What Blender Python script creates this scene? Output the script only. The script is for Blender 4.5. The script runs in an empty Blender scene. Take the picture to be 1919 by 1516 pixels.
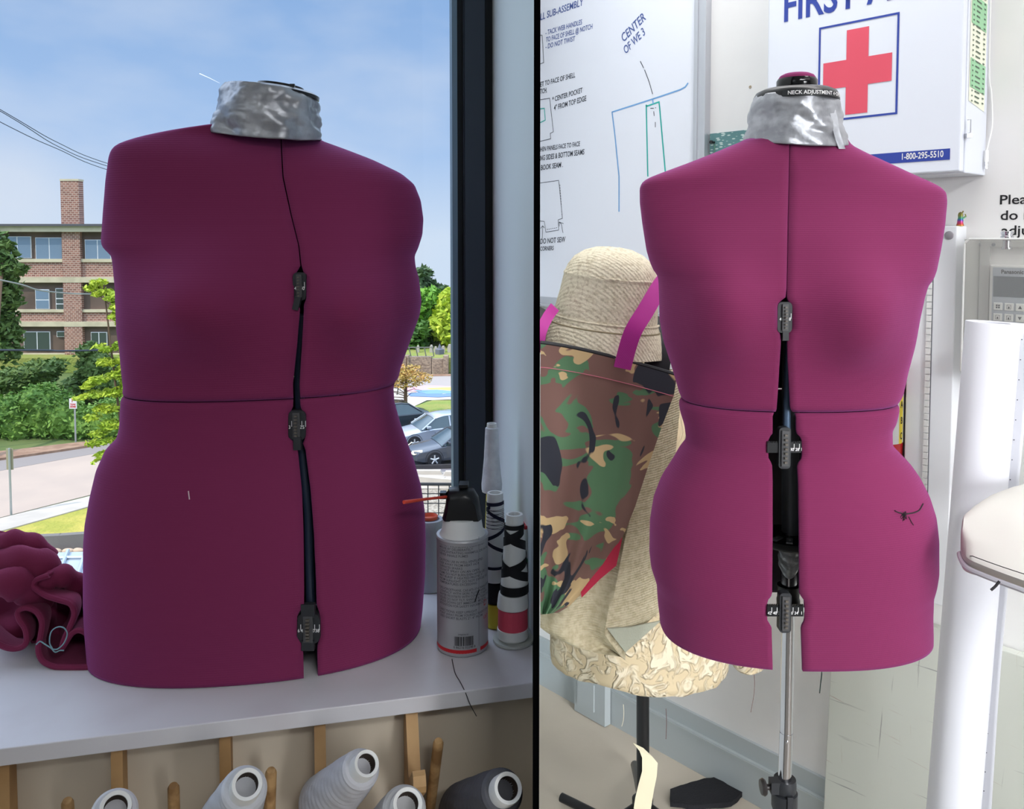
import bpy, bmesh, math, random
import numpy as np
from mathutils import Vector, Matrix
from mathutils import noise as mnoise
S = bpy.context.scene
COL = S.collection
random.seed(7)
PI = math.pi
def V(*a): return Vector(a) if len(a) > 1 else Vector(a[0])

# ---------------------------------------------------------------- camera
F = 1600.0; PITCH = math.radians(3.0); HOR = 450.0; CAMZ = 1.4
CY0 = HOR + F*math.tan(PITCH)
cam_d = bpy.data.cameras.new('camera'); cam = bpy.data.objects.new('camera', cam_d); COL.objects.link(cam)
cam.location = (0, 0, CAMZ); cam.rotation_euler = (PI/2-PITCH, 0, 0)
cam_d.sensor_width = 36; cam_d.lens = 36*F/1919; cam_d.shift_y = -(758-CY0)/1919
cam_d.clip_start = 0.02; cam_d.clip_end = 3000
S.camera = cam
FWD = V(0, math.cos(PITCH), -math.sin(PITCH)); UPV = V(0, math.sin(PITCH), math.cos(PITCH)); CAM = V(0, 0, CAMZ)
def ray(px, py): return V((px-959.5)/F, 0, 0) + UPV*(-(py-CY0)/F) + FWD
def P(px, py, Y):
    d = ray(px, py); return CAM + d*(Y/d.y)
def hz(px, py, Z):
    d = ray(px, py); return CAM + d*((Z-CAMZ)/d.z)
def pl(px, py, o, n):
    d = ray(px, py); return CAM + d*((o-CAM).dot(n)/d.dot(n))
def proj(p):
    q = p-CAM; f = q.dot(FWD); return (959.5+F*q.x/f, CY0-F*q.dot(UPV)/f)

# ---------------------------------------------------------------- world, sun, lights
S.view_settings.view_transform = 'Standard'; S.view_settings.look = 'None'
S.view_settings.exposure = 0.0; S.view_settings.gamma = 1.0; S.view_settings.use_curve_mapping = False
def lin(c):
    c = c/255.0
    return c/12.92 if c <= .04045 else ((c+.055)/1.055)**2.4
def rgb(r, g, b): return (lin(r), lin(g), lin(b), 1)
W = bpy.data.worlds.new('sky'); S.world = W; W.use_nodes = True
nt = W.node_tree; nt.nodes.clear()
def N(nt, t, **k):
    n = nt.nodes.new(t)
    for a, b in k.items(): setattr(n, a, b)
    return n
tc = N(nt, 'ShaderNodeTexCoord'); sx = N(nt, 'ShaderNodeSeparateXYZ'); nt.links.new(tc.outputs['Generated'], sx.inputs[0])
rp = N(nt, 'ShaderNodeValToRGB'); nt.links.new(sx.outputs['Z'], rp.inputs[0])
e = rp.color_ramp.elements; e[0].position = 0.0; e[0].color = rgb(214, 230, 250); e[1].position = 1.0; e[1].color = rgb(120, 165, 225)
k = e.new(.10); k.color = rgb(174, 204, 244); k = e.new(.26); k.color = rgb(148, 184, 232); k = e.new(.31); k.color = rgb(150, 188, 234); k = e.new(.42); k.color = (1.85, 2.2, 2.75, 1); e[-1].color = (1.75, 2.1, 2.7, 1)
mp = N(nt, 'ShaderNodeMapping'); mp.inputs['Scale'].default_value = (2.2, 1.6, 5.0); nt.links.new(tc.outputs['Generated'], mp.inputs[0])
nz = N(nt, 'ShaderNodeTexNoise'); nz.inputs['Scale'].default_value = 1.7; nz.inputs['Detail'].default_value = 7; nz.inputs['Roughness'].default_value = .5
nt.links.new(mp.outputs[0], nz.inputs['Vector'])
cr = N(nt, 'ShaderNodeValToRGB'); nt.links.new(nz.outputs['Fac'], cr.inputs[0])
cr.color_ramp.elements[0].position = .46; cr.color_ramp.elements[0].color = (0, 0, 0, 1); cr.color_ramp.elements[1].position = .74; cr.color_ramp.elements[1].color = (.55, .55, .55, 1)
# the bright cloud bank low on the left
dp = N(nt, 'ShaderNodeVectorMath', operation='DISTANCE'); dp.inputs[1].default_value = tuple(ray(20, 345).normalized())
nt.links.new(tc.outputs['Generated'], dp.inputs[0])
n2 = N(nt, 'ShaderNodeMath', operation='MULTIPLY_ADD'); n2.inputs[1].default_value = .16; nt.links.new(nz.outputs['Fac'], n2.inputs[0]); nt.links.new(dp.outputs['Value'], n2.inputs[2])
mr = N(nt, 'ShaderNodeMapRange'); mr.inputs['From Min'].default_value = .09; mr.inputs['From Max'].default_value = .19; mr.inputs['To Min'].default_value = .7; mr.inputs['To Max'].default_value = 0
nt.links.new(n2.outputs[0], mr.inputs['Value'])
mx = N(nt, 'ShaderNodeMath', operation='MAXIMUM'); nt.links.new(cr.outputs[0], mx.inputs[0]); nt.links.new(mr.outputs[0], mx.inputs[1])
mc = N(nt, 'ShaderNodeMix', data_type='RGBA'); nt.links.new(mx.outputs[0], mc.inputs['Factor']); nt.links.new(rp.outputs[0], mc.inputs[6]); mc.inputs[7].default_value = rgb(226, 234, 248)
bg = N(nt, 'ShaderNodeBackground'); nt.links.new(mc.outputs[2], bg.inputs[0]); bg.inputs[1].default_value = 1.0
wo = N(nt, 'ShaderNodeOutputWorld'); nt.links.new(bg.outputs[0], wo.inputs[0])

def sun(loc_dir, e, col):
    l = bpy.data.lights.new('sun', 'SUN'); l.energy = e; l.color = col; l.angle = .01
    o = bpy.data.objects.new('sun', l); COL.objects.link(o); o.location = (0, -20, 40)
    o.rotation_euler = V(*loc_dir).to_track_quat('-Z', 'Y').to_euler()
sun((.55, .40, -.73), 3.1, (1, .88, .74))
def area(name, loc, tgt, sx_, sy_, e, col=(1, 1, 1), along=None):
    l = bpy.data.lights.new(name, 'AREA'); l.shape = 'RECTANGLE'; l.size = sx_; l.size_y = sy_; l.energy = e; l.color = col
    o = bpy.data.objects.new(name, l); COL.objects.link(o); o.location = loc
    o.rotation_euler = (V(*tgt)-V(*loc)).to_track_quat('-Z', 'Y').to_euler()
    if along:
        z = (V(*loc)-V(*tgt)).normalized(); x = V(*along); x = (x-z*x.dot(z)).normalized(); y = z.cross(x)
        o.rotation_euler = Matrix((x, y, z)).transposed().to_euler()
    return o
# unseen fill lamps added over and behind the right bay, one for the left
area('wall_fill_strip', (.62, 1.45, 2.70), (1.05, 1.9, .9), 1.9, .45, 26.5, (1, .985, .98), (.668, -.744, 0))  # added out of view to brighten the wall and whiteboard
area('right_bay_fill', (1.7, .1, 2.66), (.95, 1.7, .9), 1.3, .9, 6.5, (1, .985, .98))  # added overhead fill, out of frame
o = area('rear_top_fill', (1.15, -1.2, 2.70), (.75, 1.9, .6), 1.5, .3, 6.8, (.97, .985, 1)); o.data.spread = math.radians(52)  # added high fill, beam narrowed to miss the left form
o = area('rear_window_fill', (2.0, -1.7, 1.15), (.55, 1.9, .35), .9, 1.7, 11.5, (.96, .98, 1)); o.data.spread = math.radians(42)  # added fill standing in for rear windows, beam kept to the right bay
area('left_bay_fill', (-1.5, -1.2, 2.5), (-.4, 1.1, .9), 1.2, 1.2, 5.6, (.9, .95, 1))  # added dim fill for the front of the left form
# ---------------------------------------------------------------- materials
MATS = {}
def mat(name, col, rough=.6, metal=0, bump=None, var=None, sheen=0, spec=.5, coat=0, sheen_col=None, trans=0, ior=1.45):
    """bump=(scale,strength,distance) noise bump; var=(scale, colour2, lo, hi) colour variation"""
    if name in MATS: return MATS[name]
    m = bpy.data.materials.new(name); m.use_nodes = True; t = m.node_tree
    b = t.nodes['Principled BSDF']
    b.inputs['Base Color'].default_value = col; b.inputs['Roughness'].default_value = rough; b.inputs['Metallic'].default_value = metal
    b.inputs['Specular IOR Level'].default_value = spec; b.inputs['Coat Weight'].default_value = coat
    b.inputs['Transmission Weight'].default_value = trans; b.inputs['IOR'].default_value = ior
    if sheen:
        b.inputs['Sheen Weight'].default_value = sheen; b.inputs['Sheen Roughness'].default_value = .45
        if sheen_col: b.inputs['Sheen Tint'].default_value = sheen_col
    if bump or var:
        tc = N(t, 'ShaderNodeTexCoord')
    if var:
        n = N(t, 'ShaderNodeTexNoise'); n.inputs['Scale'].default_value = var[0]; n.inputs['Detail'].default_value = 5
        t.links.new(tc.outputs['Object'], n.inputs['Vector'])
        r = N(t, 'ShaderNodeMapRange'); r.inputs['From Min'].default_value = var[2]; r.inputs['From Max'].default_value = var[3]
        t.links.new(n.outputs['Fac'], r.inputs['Value'])
        x = N(t, 'ShaderNodeMix', data_type='RGBA'); x.inputs[6].default_value = col; x.inputs[7].default_value = var[1]
        t.links.new(r.outputs[0], x.inputs['Factor']); t.links.new(x.outputs[2], b.inputs['Base Color'])
    if bump:
        n = N(t, 'ShaderNodeTexNoise'); n.inputs['Scale'].default_value = bump[0]; n.inputs['Detail'].default_value = 4
        t.links.new(tc.outputs['Object'], n.inputs['Vector'])
        k = N(t, 'ShaderNodeBump'); k.inputs['Strength'].default_value = bump[1]; k.inputs['Distance'].default_value = bump[2]
        t.links.new(n.outputs['Fac'], k.inputs['Height']); t.links.new(k.outputs[0], b.inputs['Normal'])
    MATS[name] = m; return m
def wave_bump(m, axis, scale, strength, dist, distort=0):
    t = m.node_tree; b = t.nodes['Principled BSDF']
    tc = N(t, 'ShaderNodeTexCoord'); w = N(t, 'ShaderNodeTexWave'); w.bands_direction = axis
    w.inputs['Scale'].default_value = scale; w.inputs['Distortion'].default_value = distort
    t.links.new(tc.outputs['Object'], w.inputs['Vector'])
    k = N(t, 'ShaderNodeBump'); k.inputs['Strength'].default_value = strength; k.inputs['Distance'].default_value = dist
    t.links.new(w.outputs['Fac'], k.inputs['Height'])
    if b.inputs['Normal'].links: t.links.new(b.inputs['Normal'].links[0].from_socket, k.inputs['Normal'])
    t.links.new(k.outputs[0], b.inputs['Normal']); return m

BURG = wave_bump(mat('burgundy_jersey', rgb(119, 43, 81), .9, bump=(700, .25, .0006), sheen=.35, sheen_col=(.75, .25, .8, 1), spec=.15), 'Z', 110, .25, .0005)
BURG2 = mat('burgundy_fleece', rgb(116, 42, 72), .92, bump=(500, .3, .001), sheen=.3, sheen_col=(.8, .3, .5, 1), spec=.15)
INNER = mat('dark_liner', rgb(26, 20, 30), .8)
TAPE = mat('duct_tape', rgb(176, 178, 184), .36, .55, bump=(22, .5, .006), var=(40, rgb(150, 152, 158), .4, .6))
BLACKP = mat('black_plastic', rgb(22, 23, 26), .32)
BLACKM = mat('matte_black_plastic', rgb(38, 40, 44), .5)
WHITEINK = mat('white_ink', rgb(225, 225, 225), .6)
BLACKINK = mat('black_ink', rgb(20, 20, 24), .6)
CHROME = mat('chrome_tube', rgb(205, 205, 210), .16, 1.0)
STEEL = mat('grey_steel_tube', rgb(150, 154, 160), .4, .35)
BLUEBAR = mat('blue_grey_bar', rgb(84, 104, 128), .35, .4)
COUNTER = mat('white_laminate', rgb(214, 212, 216), .42, var=(9, rgb(205, 200, 204), .45, .75))
WALLP = mat('white_wall_paint', rgb(226, 225, 224), .75, bump=(160, .05, .001), var=(3, rgb(220, 219, 219), .4, .6))
WALLL = mat('pale_jamb_paint', rgb(220, 228, 230), .7, bump=(160, .05, .001))
WALLU = mat('beige_wall_paint', rgb(198, 186, 168), .75, bump=(160, .05, .001))
FRAME = mat('dark_anodised_frame', rgb(58, 64, 74), .45, .3)
FRAMEB = mat('black_gasket', rgb(14, 15, 20), .6)
FRAMEL = mat('pale_bead', rgb(112, 132, 148), .5, .2)
BASEB = mat('grey_vinyl_base', rgb(172, 180, 183), .5, bump=(60, .05, .001))
PLASTW = mat('white_plastic', rgb(232, 232, 230), .4)
PAPER = mat('white_paper', rgb(208, 209, 216), .7)
PLY = mat('plywood', rgb(190, 152, 104), .6, var=(14, rgb(160, 122, 78), .35, .65), bump=(90, .1, .001))
PLYE = wave_bump(mat('plywood_edge', rgb(190, 152, 104), .65, var=(40, rgb(140, 104, 64), .4, .6)), 'X', 60, .3, .001)

def glass_mat():
    m = bpy.data.materials.new('window_glass'); m.use_nodes = True; t = m.node_tree; t.nodes.clear()
    a = N(t, 'ShaderNodeBsdfTransparent'); a.inputs[0].default_value = (.97, .98, .985, 1)
    g = N(t, 'ShaderNodeBsdfGlossy'); g.inputs['Roughness'].default_value = .02
    x = N(t, 'ShaderNodeMixShader'); x.inputs[0].default_value = .012
    o = N(t, 'ShaderNodeOutputMaterial'); t.links.new(a.outputs[0], x.inputs[1]); t.links.new(g.outputs[0], x.inputs[2]); t.links.new(x.outputs[0], o.inputs[0])
    return m
GLASS = glass_mat()
def clear_mat():
    m = bpy.data.materials.new('clear_acrylic'); m.use_nodes = True; t = m.node_tree; t.nodes.clear()
    a = N(t, 'ShaderNodeBsdfTransparent'); a.inputs[0].default_value = (.95, .95, .94, 1)
    g = N(t, 'ShaderNodeBsdfPrincipled'); g.inputs['Base Color'].default_value = rgb(215, 215, 212); g.inputs['Roughness'].default_value = .12
    lw = N(t, 'ShaderNodeLayerWeight'); lw.inputs[0].default_value = .35
    mr = N(t, 'ShaderNodeMapRange'); mr.inputs['To Min'].default_value = .10; mr.inputs['To Max'].default_value = .75; t.links.new(lw.outputs['Facing'], mr.inputs[0])
    x = N(t, 'ShaderNodeMixShader'); t.links.new(mr.outputs[0], x.inputs[0])
    o = N(t, 'ShaderNodeOutputMaterial'); t.links.new(a.outputs[0], x.inputs[1]); t.links.new(g.outputs[0], x.inputs[2]); t.links.new(x.outputs[0], o.inputs[0])
    return m
CLEAR = clear_mat()

# ---------------------------------------------------------------- object helpers
def rootloc(p):
    while p.parent: p = p.parent
    return V(*p.location)
def obj(name, bm, m, parent=None, origin=None, smooth=True, label=None, uvfree=True, mods=None):
    o0 = rootloc(parent) if parent else (V(*origin) if origin is not None else V(0, 0, 0))
    if o0.length: bmesh.ops.translate(bm, verts=bm.verts, vec=-o0)
    me = bpy.data.meshes.new(name); bm.to_mesh(me); bm.free()
    for mm in (m if isinstance(m, (list, tuple)) else [m]): me.materials.append(mm)
    o = bpy.data.objects.new(name, me); COL.objects.link(o)
    if parent: o.parent = parent
    elif origin is not None: o.location = o0
    if smooth:
        for f in me.polygons: f.use_smooth = True
        me.set_sharp_from_angle(angle=math.radians(38))
    if label: o['label'] = label
    return o
def thing(name, label, cat, loc, group=None):
    o = bpy.data.objects.new(name, None); COL.objects.link(o); o.empty_display_size = .02
    o.location = loc; o['label'] = label; o['category'] = cat
    if group: o['group'] = group
    return o
def tag(o, label, cat, group=None, kind=None):
    o['label'] = label; o['category'] = cat
    if group: o['group'] = group
    if kind: o['kind'] = kind
    return o
def struct(name, bm, m, parent=None, smooth=False, label=None):
    o = obj(name, bm, m, parent, smooth=smooth)
    if not parent: o['kind'] = 'structure'
    if label: o['label'] = label
    return o
def solidify(o, th, off=-1, inner=None):
    md = o.modifiers.new('sol', 'SOLIDIFY'); md.thickness = th; md.offset = off
    if inner is not None: md.material_offset = inner; md.material_offset_rim = 0
    # keep edge split last
    return o
def bevel(o, w, seg=2):
    md = o.modifiers.new('bev', 'BEVEL'); md.width = w; md.segments = seg; md.limit_method = 'ANGLE'; md.angle_limit = math.radians(40)
    i = o.modifiers.find('bev'); o.modifiers.move(i, 0); return o

def NB(): return bmesh.new()
def frame_matrix(o, x, y, z):
    m = Matrix.Identity(4)
    for i in range(3): m[i][0] = x[i]; m[i][1] = y[i]; m[i][2] = z[i]; m[i][3] = o[i]
    return m
def box(bm, c, s, rot=None):
    r = bmesh.ops.create_cube(bm, size=1)
    M = Matrix.Translation(V(*c)) @ (rot.to_4x4() if rot else Matrix.Identity(4)) @ Matrix.Diagonal((s[0], s[1], s[2], 1))
    bmesh.ops.transform(bm, matrix=M, verts=r['verts']); return r['verts']
def obox(bm, o, x, y, z, lo, hi):
    """box in the frame o,x,y,z between corner coordinates lo, hi"""
    vs = []
    for k in range(8):
        c = [hi[i] if (k >> i) & 1 else lo[i] for i in range(3)]
        vs.append(bm.verts.new(o+x*c[0]+y*c[1]+z*c[2]))
    for f in ((0, 2, 3, 1), (4, 5, 7, 6), (0, 1, 5, 4), (2, 6, 7, 3), (0, 4, 6, 2), (1, 3, 7, 5)): bm.faces.new([vs[i] for i in f])
    bmesh.ops.recalc_face_normals(bm, faces=bm.faces)
def prism(bm, pts, vec):
    a = [bm.verts.new(V(*p)) for p in pts]; b = [bm.verts.new(V(*p)+vec) for p in pts]; n = len(a)
    bm.faces.new(a); bm.faces.new(b[::-1])
    for i in range(n): bm.faces.new((a[i], b[i], b[(i+1) % n], a[(i+1) % n]))
    bmesh.ops.recalc_face_normals(bm, faces=bm.faces)
def quad(bm, pts): return bm.faces.new([bm.verts.new(V(*p)) for p in pts])
def basis(ax):
    ax = ax.normalized(); t = V(0, 0, 1) if abs(ax.z) < .9 else V(1, 0, 0)
    u = ax.cross(t).normalized(); return u, ax.cross(u).normalized(), ax
def lathe(bm, o, ax, prof, seg=32, caps=True, sx=1, sy=1, uu=None):
    """prof: list of (radius, height along ax)"""
    if uu is None: u, v, ax = basis(ax)
    else: u = uu; ax = ax.normalized(); v = ax.cross(u).normalized()
    rings = []
    for r, h in prof:
        rings.append([bm.verts.new(o+ax*h+(u*math.cos(2*PI*i/seg)*sx+v*math.sin(2*PI*i/seg)*sy)*max(r, 1e-5)) for i in range(seg)])
    for a, b in zip(rings, rings[1:]):
        for i in range(seg): bm.faces.new((a[i], a[(i+1) % seg], b[(i+1) % seg], b[i]))
    if caps: bm.faces.new(rings[0][::-1]); bm.faces.new(rings[-1])
    bmesh.ops.recalc_face_normals(bm, faces=bm.faces)
def tube(bm, pts, r, seg=8, caps=True):
    pts = [V(*p) for p in pts]; rr = r if isinstance(r, (list, tuple)) else [r]*len(pts)
    rings = []; u = None
    for i, p in enumerate(pts):
        d = (pts[min(i+1, len(pts)-1)]-pts[max(i-1, 0)])
        if d.length < 1e-9: d = V(0, 0, 1)
        d.normalize()
        if u is None: u, v, _ = basis(d)
        else:
            u = (u-d*u.dot(d)).normalized(); v = d.cross(u)
        rings.append([bm.verts.new(p+(u*math.cos(2*PI*k/seg)+v*math.sin(2*PI*k/seg))*rr[i]) for k in range(seg)])
    for a, b in zip(rings, rings[1:]):
        for k in range(seg): bm.faces.new((a[k], a[(k+1) % seg], b[(k+1) % seg], b[k]))
    if caps: bm.faces.new(rings[0][::-1]); bm.faces.new(rings[-1])
def smooth_path(pts, n=8):
    pts = [V(*p) for p in pts]; out = []
    for i in range(len(pts)-1):
        p0 = pts[max(i-1, 0)]; p1 = pts[i]; p2 = pts[i+1]; p3 = pts[min(i+2, len(pts)-1)]
        for k in range(n):
            t = k/n
            out.append(.5*((2*p1)+(p2-p0)*t+(2*p0-5*p1+4*p2-p3)*t*t+(3*p1-p0-3*p2+p3)*t**3))
    out.append(pts[-1]); return out
def ribbon(bm, pts, wvec, th_vec):
    """flat band: centre points, half width vectors, thickness vector"""
    w = wvec if isinstance(wvec, list) else [wvec]*len(pts)
    r = []
    for p, a in zip(pts, w): r.append([bm.verts.new(p-a-th_vec), bm.verts.new(p+a-th_vec), bm.verts.new(p+a+th_vec), bm.verts.new(p-a+th_vec)])
    for a, b in zip(r, r[1:]):
        for k in range(4): bm.faces.new((a[k], a[(k+1) % 4], b[(k+1) % 4], b[k]))
    bm.faces.new(r[0][::-1]); bm.faces.new(r[-1]); bmesh.ops.recalc_face_normals(bm, faces=bm.faces)
def grid(bm, nu, nv, fn, closeu=False):
    g = [[bm.verts.new(fn(i/(nu if closeu else nu-1), j/(nv-1))) for i in range(nu)] for j in range(nv)]
    for j in range(nv-1):
        for i in range(nu if closeu else nu-1): bm.faces.new((g[j][i], g[j][(i+1) % nu], g[j+1][(i+1) % nu], g[j+1][i]))
    return g
FONT = {}
def text_bm(s, size=1.0, ext=.0, align='LEFT', width=1.0, offset=0.0, shear=0.0):
    c = bpy.data.curves.new('t', 'FONT'); c.body = s; c.size = size; c.extrude = ext; c.align_x = align; c.offset = offset; c.shear = shear
    c.resolution_u = 3
    o = bpy.data.objects.new('t', c); COL.objects.link(o)
    dg = bpy.context.evaluated_depsgraph_get(); dg.update()
    me = bpy.data.meshes.new_from_object(o.evaluated_get(dg))
    bm = bmesh.new(); bm.from_mesh(me); bpy.data.objects.remove(o); bpy.data.meshes.remove(me); bpy.data.curves.remove(c)
    for v in bm.verts: v.co.x *= width
    return bm
def add_bm(dst, src, M=None):
    if M is not None: bmesh.ops.transform(src, matrix=M, verts=src.verts)
    me = bpy.data.meshes.new('tmp'); src.to_mesh(me); src.free(); dst.from_mesh(me); bpy.data.meshes.remove(me)
def wrap(bm, o, R, ang0, up=V(0, 0, 1), u0=V(1, 0, 0)):
    """bend a flat text (x right, y up) round a vertical cylinder of radius R facing -Y at ang0"""
    for v in bm.verts:
        a = ang0 + v.co.x/R; rr = R+v.co.z
        v.co = o + V(rr*math.sin(a), -rr*math.cos(a), v.co.y)
def disp(bm, amp, scale, seed=0):
    bm.normal_update()
    mv = [(v, v.normal.copy()) for v in bm.verts]
    for v, n in mv: v.co += n*amp*mnoise.noise(v.co*scale+V(seed, seed*1.7, 0))
def lerp(a, b, t): return a+(b-a)*t
def pw(tab, x): return float(np.interp(x, [t[0] for t in tab], [t[1] for t in tab]))
# ================================================================ STRUCTURE
ZC = .87                                     # top of the counter
A = hz(12, 1402, ZC); B = hz(1000, 1279, ZC)
CD = (B-A); CD.z = 0; CD.normalize(); CN = V(-CD.y, CD.x, 0)     # along the counter, towards the window
W0 = hz(870, 1060, ZC)
def wpx(px, off=0):                          # point of the window line (plan) seen at column px; off towards the room
    return pl(px, 900, W0-CN*off, CN)
def ws(px, off=0): return (wpx(px, off)-W0).dot(CD)
J0 = W0 + CD*ws(923)                         # inner corner window / jamb
# jamb line goes from J0 towards the room until the column 1000
def meet(o, d, px):
    n = V(1, -(px-959.5)/F, 0); return o + d*(-(o.dot(n))/d.dot(n))
J1 = meet(J0, -CN, 1000)
def rad(px, Y): return V((px-959.5)/F*Y, Y, 0)
# right hand wall line from where the floor meets it
R0 = hz(1012, 1275, 0); R1 = hz(1423, 1503, 0)
WU = (R1-R0); WU.z = 0; WU.normalize(); WN = V(WU.y, -WU.x, 0)
if WN.y > 0: WN = -WN
def wp(px, py, off=0): return pl(px, py, R0+WN*off, WN)
def wc(px, py, off=0):
    p = wp(px, py, off); return ((p-R0).dot(WU), p.z)
def WP(s, z, off=0): return R0+WU*s+V(0, 0, z)+WN*off
WE = R0+WU*5.2                               # far end of the right wall
WR = meet(R0, WU, 1011.2)                    # where the partition meets it
H = 2.75
def flat(pts): return [V(p[0], p[1], 0) for p in pts]
win_l = W0+CD*(-2.6)
out = [V(-2.9, -3, 0), V(WE.x, -3, 0), WE, WR, J0, V(win_l.x, win_l.y, 0), ]
bm = NB(); prism(bm, [V(p.x, p.y, -.2) for p in out], V(0, 0, .2))
FLOORM = mat('concrete_floor', rgb(192, 183, 168), .55, var=(2.2, rgb(182, 173, 160), .4, .68), bump=(70, .15, .002))
struct('floor', bm, FLOORM)
bm = NB(); prism(bm, [V(p.x, p.y, H) for p in out], V(0, 0, .15)); struct('ceiling', bm, WALLP)
bm = NB(); prism(bm, [V(-3.05, -3.15, 0), V(WE.x+.15, -3.15, 0), V(WE.x+.15, -3, 0), V(-3.05, -3, 0)], V(0, 0, H)); struct('wall_rear', bm, WALLP)
bm = NB(); prism(bm, [V(WE.x, -3, 0), V(WE.x+.15, -3, 0), V(WE.x+.15, WE.y, 0), V(WE.x, WE.y, 0)], V(0, 0, H)); struct('wall_right', bm, WALLP)
bm = NB(); prism(bm, [V(-2.9, -3, 0), V(-3.05, -3, 0), V(-3.05, win_l.y, 0), V(-2.9, win_l.y, 0)], V(0, 0, H)); struct('wall_left', bm, WALLP)
bm = NB(); prism(bm, [V(WR.x, WR.y, 0), V(WE.x, WE.y, 0), WE-WN*.15, WR-WN*.15], V(0, 0, H)); struct('wall_back', bm, WALLP)
# the solid pier between the two bays: pale jamb on the left, its narrow black metal end towards the room
JE = .80
bm = NB()
pier = [V(rad(1000.5, .93)), V(rad(1011.5, .93)), V(WR.x, WR.y, 0), J0+CN*.12, V(J0), V(J1)]
prism(bm, [V(p.x, p.y, 0) for p in pier], V(0, 0, H)); struct('wall_middle', bm, WALLL)
bm = NB(); prism(bm, [rad(1000, JE), rad(1012, JE), rad(1012, .93), rad(1000, .93)], V(0, 0, H)); struct('trim_1', bm, mat('black_steel', rgb(6, 6, 7), .9, spec=0))
# low wall below the counter
uw = .035
a = A-CD*1.9+CN*uw; b = meet(A+CN*uw, CD, 999.5)
zlow = ZC-.019
bm = NB(); prism(bm, [V(a.x, a.y, 0), V(b.x, b.y, 0), V(b.x, b.y, 0)+CN*.1, V(a.x, a.y, 0)+CN*.1], V(0, 0, zlow)); struct('wall_front', bm, WALLU)
a2 = win_l
bm = NB(); prism(bm, [V(a2.x, a2.y, -.2), V(J0.x, J0.y, -.2), V(J0.x, J0.y, -.2)+CN*.12, V(a2.x, a2.y, -.2)+CN*.12], V(0, 0, ZC-.03+.2)); struct('wall_outer', bm, WALLL)
# window: frame and glass
win = thing('window_1', '', '', (W0.x, W0.y, ZC)); del win['label']; del win['category']; win['kind'] = 'structure'
def wbox(s0, s1, z0, z1, o0, o1):
    bm = NB(); obox(bm, V(W0.x, W0.y, 0), CD, -CN, V(0, 0, 1), (s0, o0, z0), (s1, o1, z1)); return bm
obj('glazing_bead', wbox(ws(847.5), ws(857), ZC, H, -.01, .012), FRAMEL, win, smooth=False)
obj('gasket', wbox(ws(857), ws(868), ZC, H, -.02, .006), FRAMEB, win, smooth=False)
obj('inner_stop', wbox(ws(868), ws(873), ZC, H, -.02, .010), FRAME, win, smooth=False)
obj('mullion', wbox(ws(873, .014), ws(910, .014), ZC, H, -.04, .014), FRAME, win, smooth=False)
obj('shadow_gap', wbox(ws(910), ws(923.5), ZC, H, -.05, .003), FRAMEB, win, smooth=False)
obj('bottom_rail', wbox(-2.6, ws(847.5), ZC-.03, ZC+.012, -.05, .012), FRAME, win, smooth=False)
obj('window_pane', wbox(-2.6, ws(848), ZC+.012, H, -.012, -.006), GLASS, win, smooth=False)
# baseboard of the right bay
s_, zb = wc(1268, 1324, .012); s2, zb2 = wc(1541, 1460, .012)
BH = (zb+zb2)/2
bm = NB(); sA = (WR-R0).dot(WU)
obox(bm, R0, WU, WN, V(0, 0, 1), (sA, 0, 0), (4.9, .008, BH))
obox(bm, R0, WU, WN, V(0, 0, 1), (sA, .008, 0), (4.9, .018, BH*.70))
obox(bm, R0, WU, WN, V(0, 0, 1), (sA, .018, BH*.66), (4.9, .020, BH*.685))
struct('baseboard_back', bm, BASEB)
bm = NB(); sa, _ = wc(1083, 1320, .03); sb, _ = wc(1140, 1320, .03)
obox(bm, R0, WU, WN, V(0, 0, 1), (sa, .0205, .002), (sb, .045, BH*.92)); obox(bm, R0, WU, WN, V(0, 0, 1), (sa+.015, .045, .03), (sb-.04, .049, BH*.75))
o = obj('floor_outlet_cover', bm, BASEB, origin=WP((sa+sb)/2, .002, .03), smooth=False); tag(o, 'grey rectangular cover box on the grey baseboard at left', 'outlet cover')

# countertop
cf0 = A-CD*1.9; cb0 = W0-CD*2.55-CN*.013; cf1 = meet(A, CD, 999.5)
bm = NB(); j1 = meet(J0-CD*.0015, -CN, 999.5)
pts = [V(cf0), cf1, V(j1.x, j1.y, ZC), V(J0.x, J0.y, ZC)-CD*.0015-CN*.006, V(cb0)]
prism(bm, [V(p.x, p.y, ZC-.019) for p in pts], V(0, 0, .019))
ctr = obj('countertop', bm, COUNTER, origin=(A+CD*.3+CN*.2-V(0, 0, .019)), smooth=False); bevel(ctr, .0012)
tag(ctr, 'long white laminate counter under the window', 'countertop')

# ================================================================ THREAD RACK UNDER THE COUNTER
UO = V(A.x, A.y, 0)+CN*(uw-.001)                       # face of the low wall
rack = thing('thread_rack', 'plywood thread rack with wall ribs and pegs fixed below the counter', 'thread rack', UO+CD*.3+V(0, 0, .6))
def up_(px, py, off): return pl(px, py, UO-CN*off, CN)
def us(px, py=1400, off=0): return (up_(px, py, off)-UO).dot(CD)
def rib(px, wpx_, prof):
    """plywood plate standing out of the wall; prof = (out, z) polygon"""
    s0 = us(px); s1 = us(px+wpx_)
    bm = NB(); prism(bm, [UO+CD*s0-CN*o_+V(0, 0, z_) for o_, z_ in prof], CD*(s1-s0))
    o = obj('rib', bm, PLY, rack, smooth=False)
zt = ZC-.0195
for px, w_ in ((8, 22), (216, 22), (415, 21)):
    rib(px, w_, [(0, zt), (.022, zt), (.026, zt-.08), (.03, .62), (0, .62)])
rib(589, 21, [(0, zt), (.024, zt), (.06, zt-.09), (.075, .62), (0, .62)])
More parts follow.
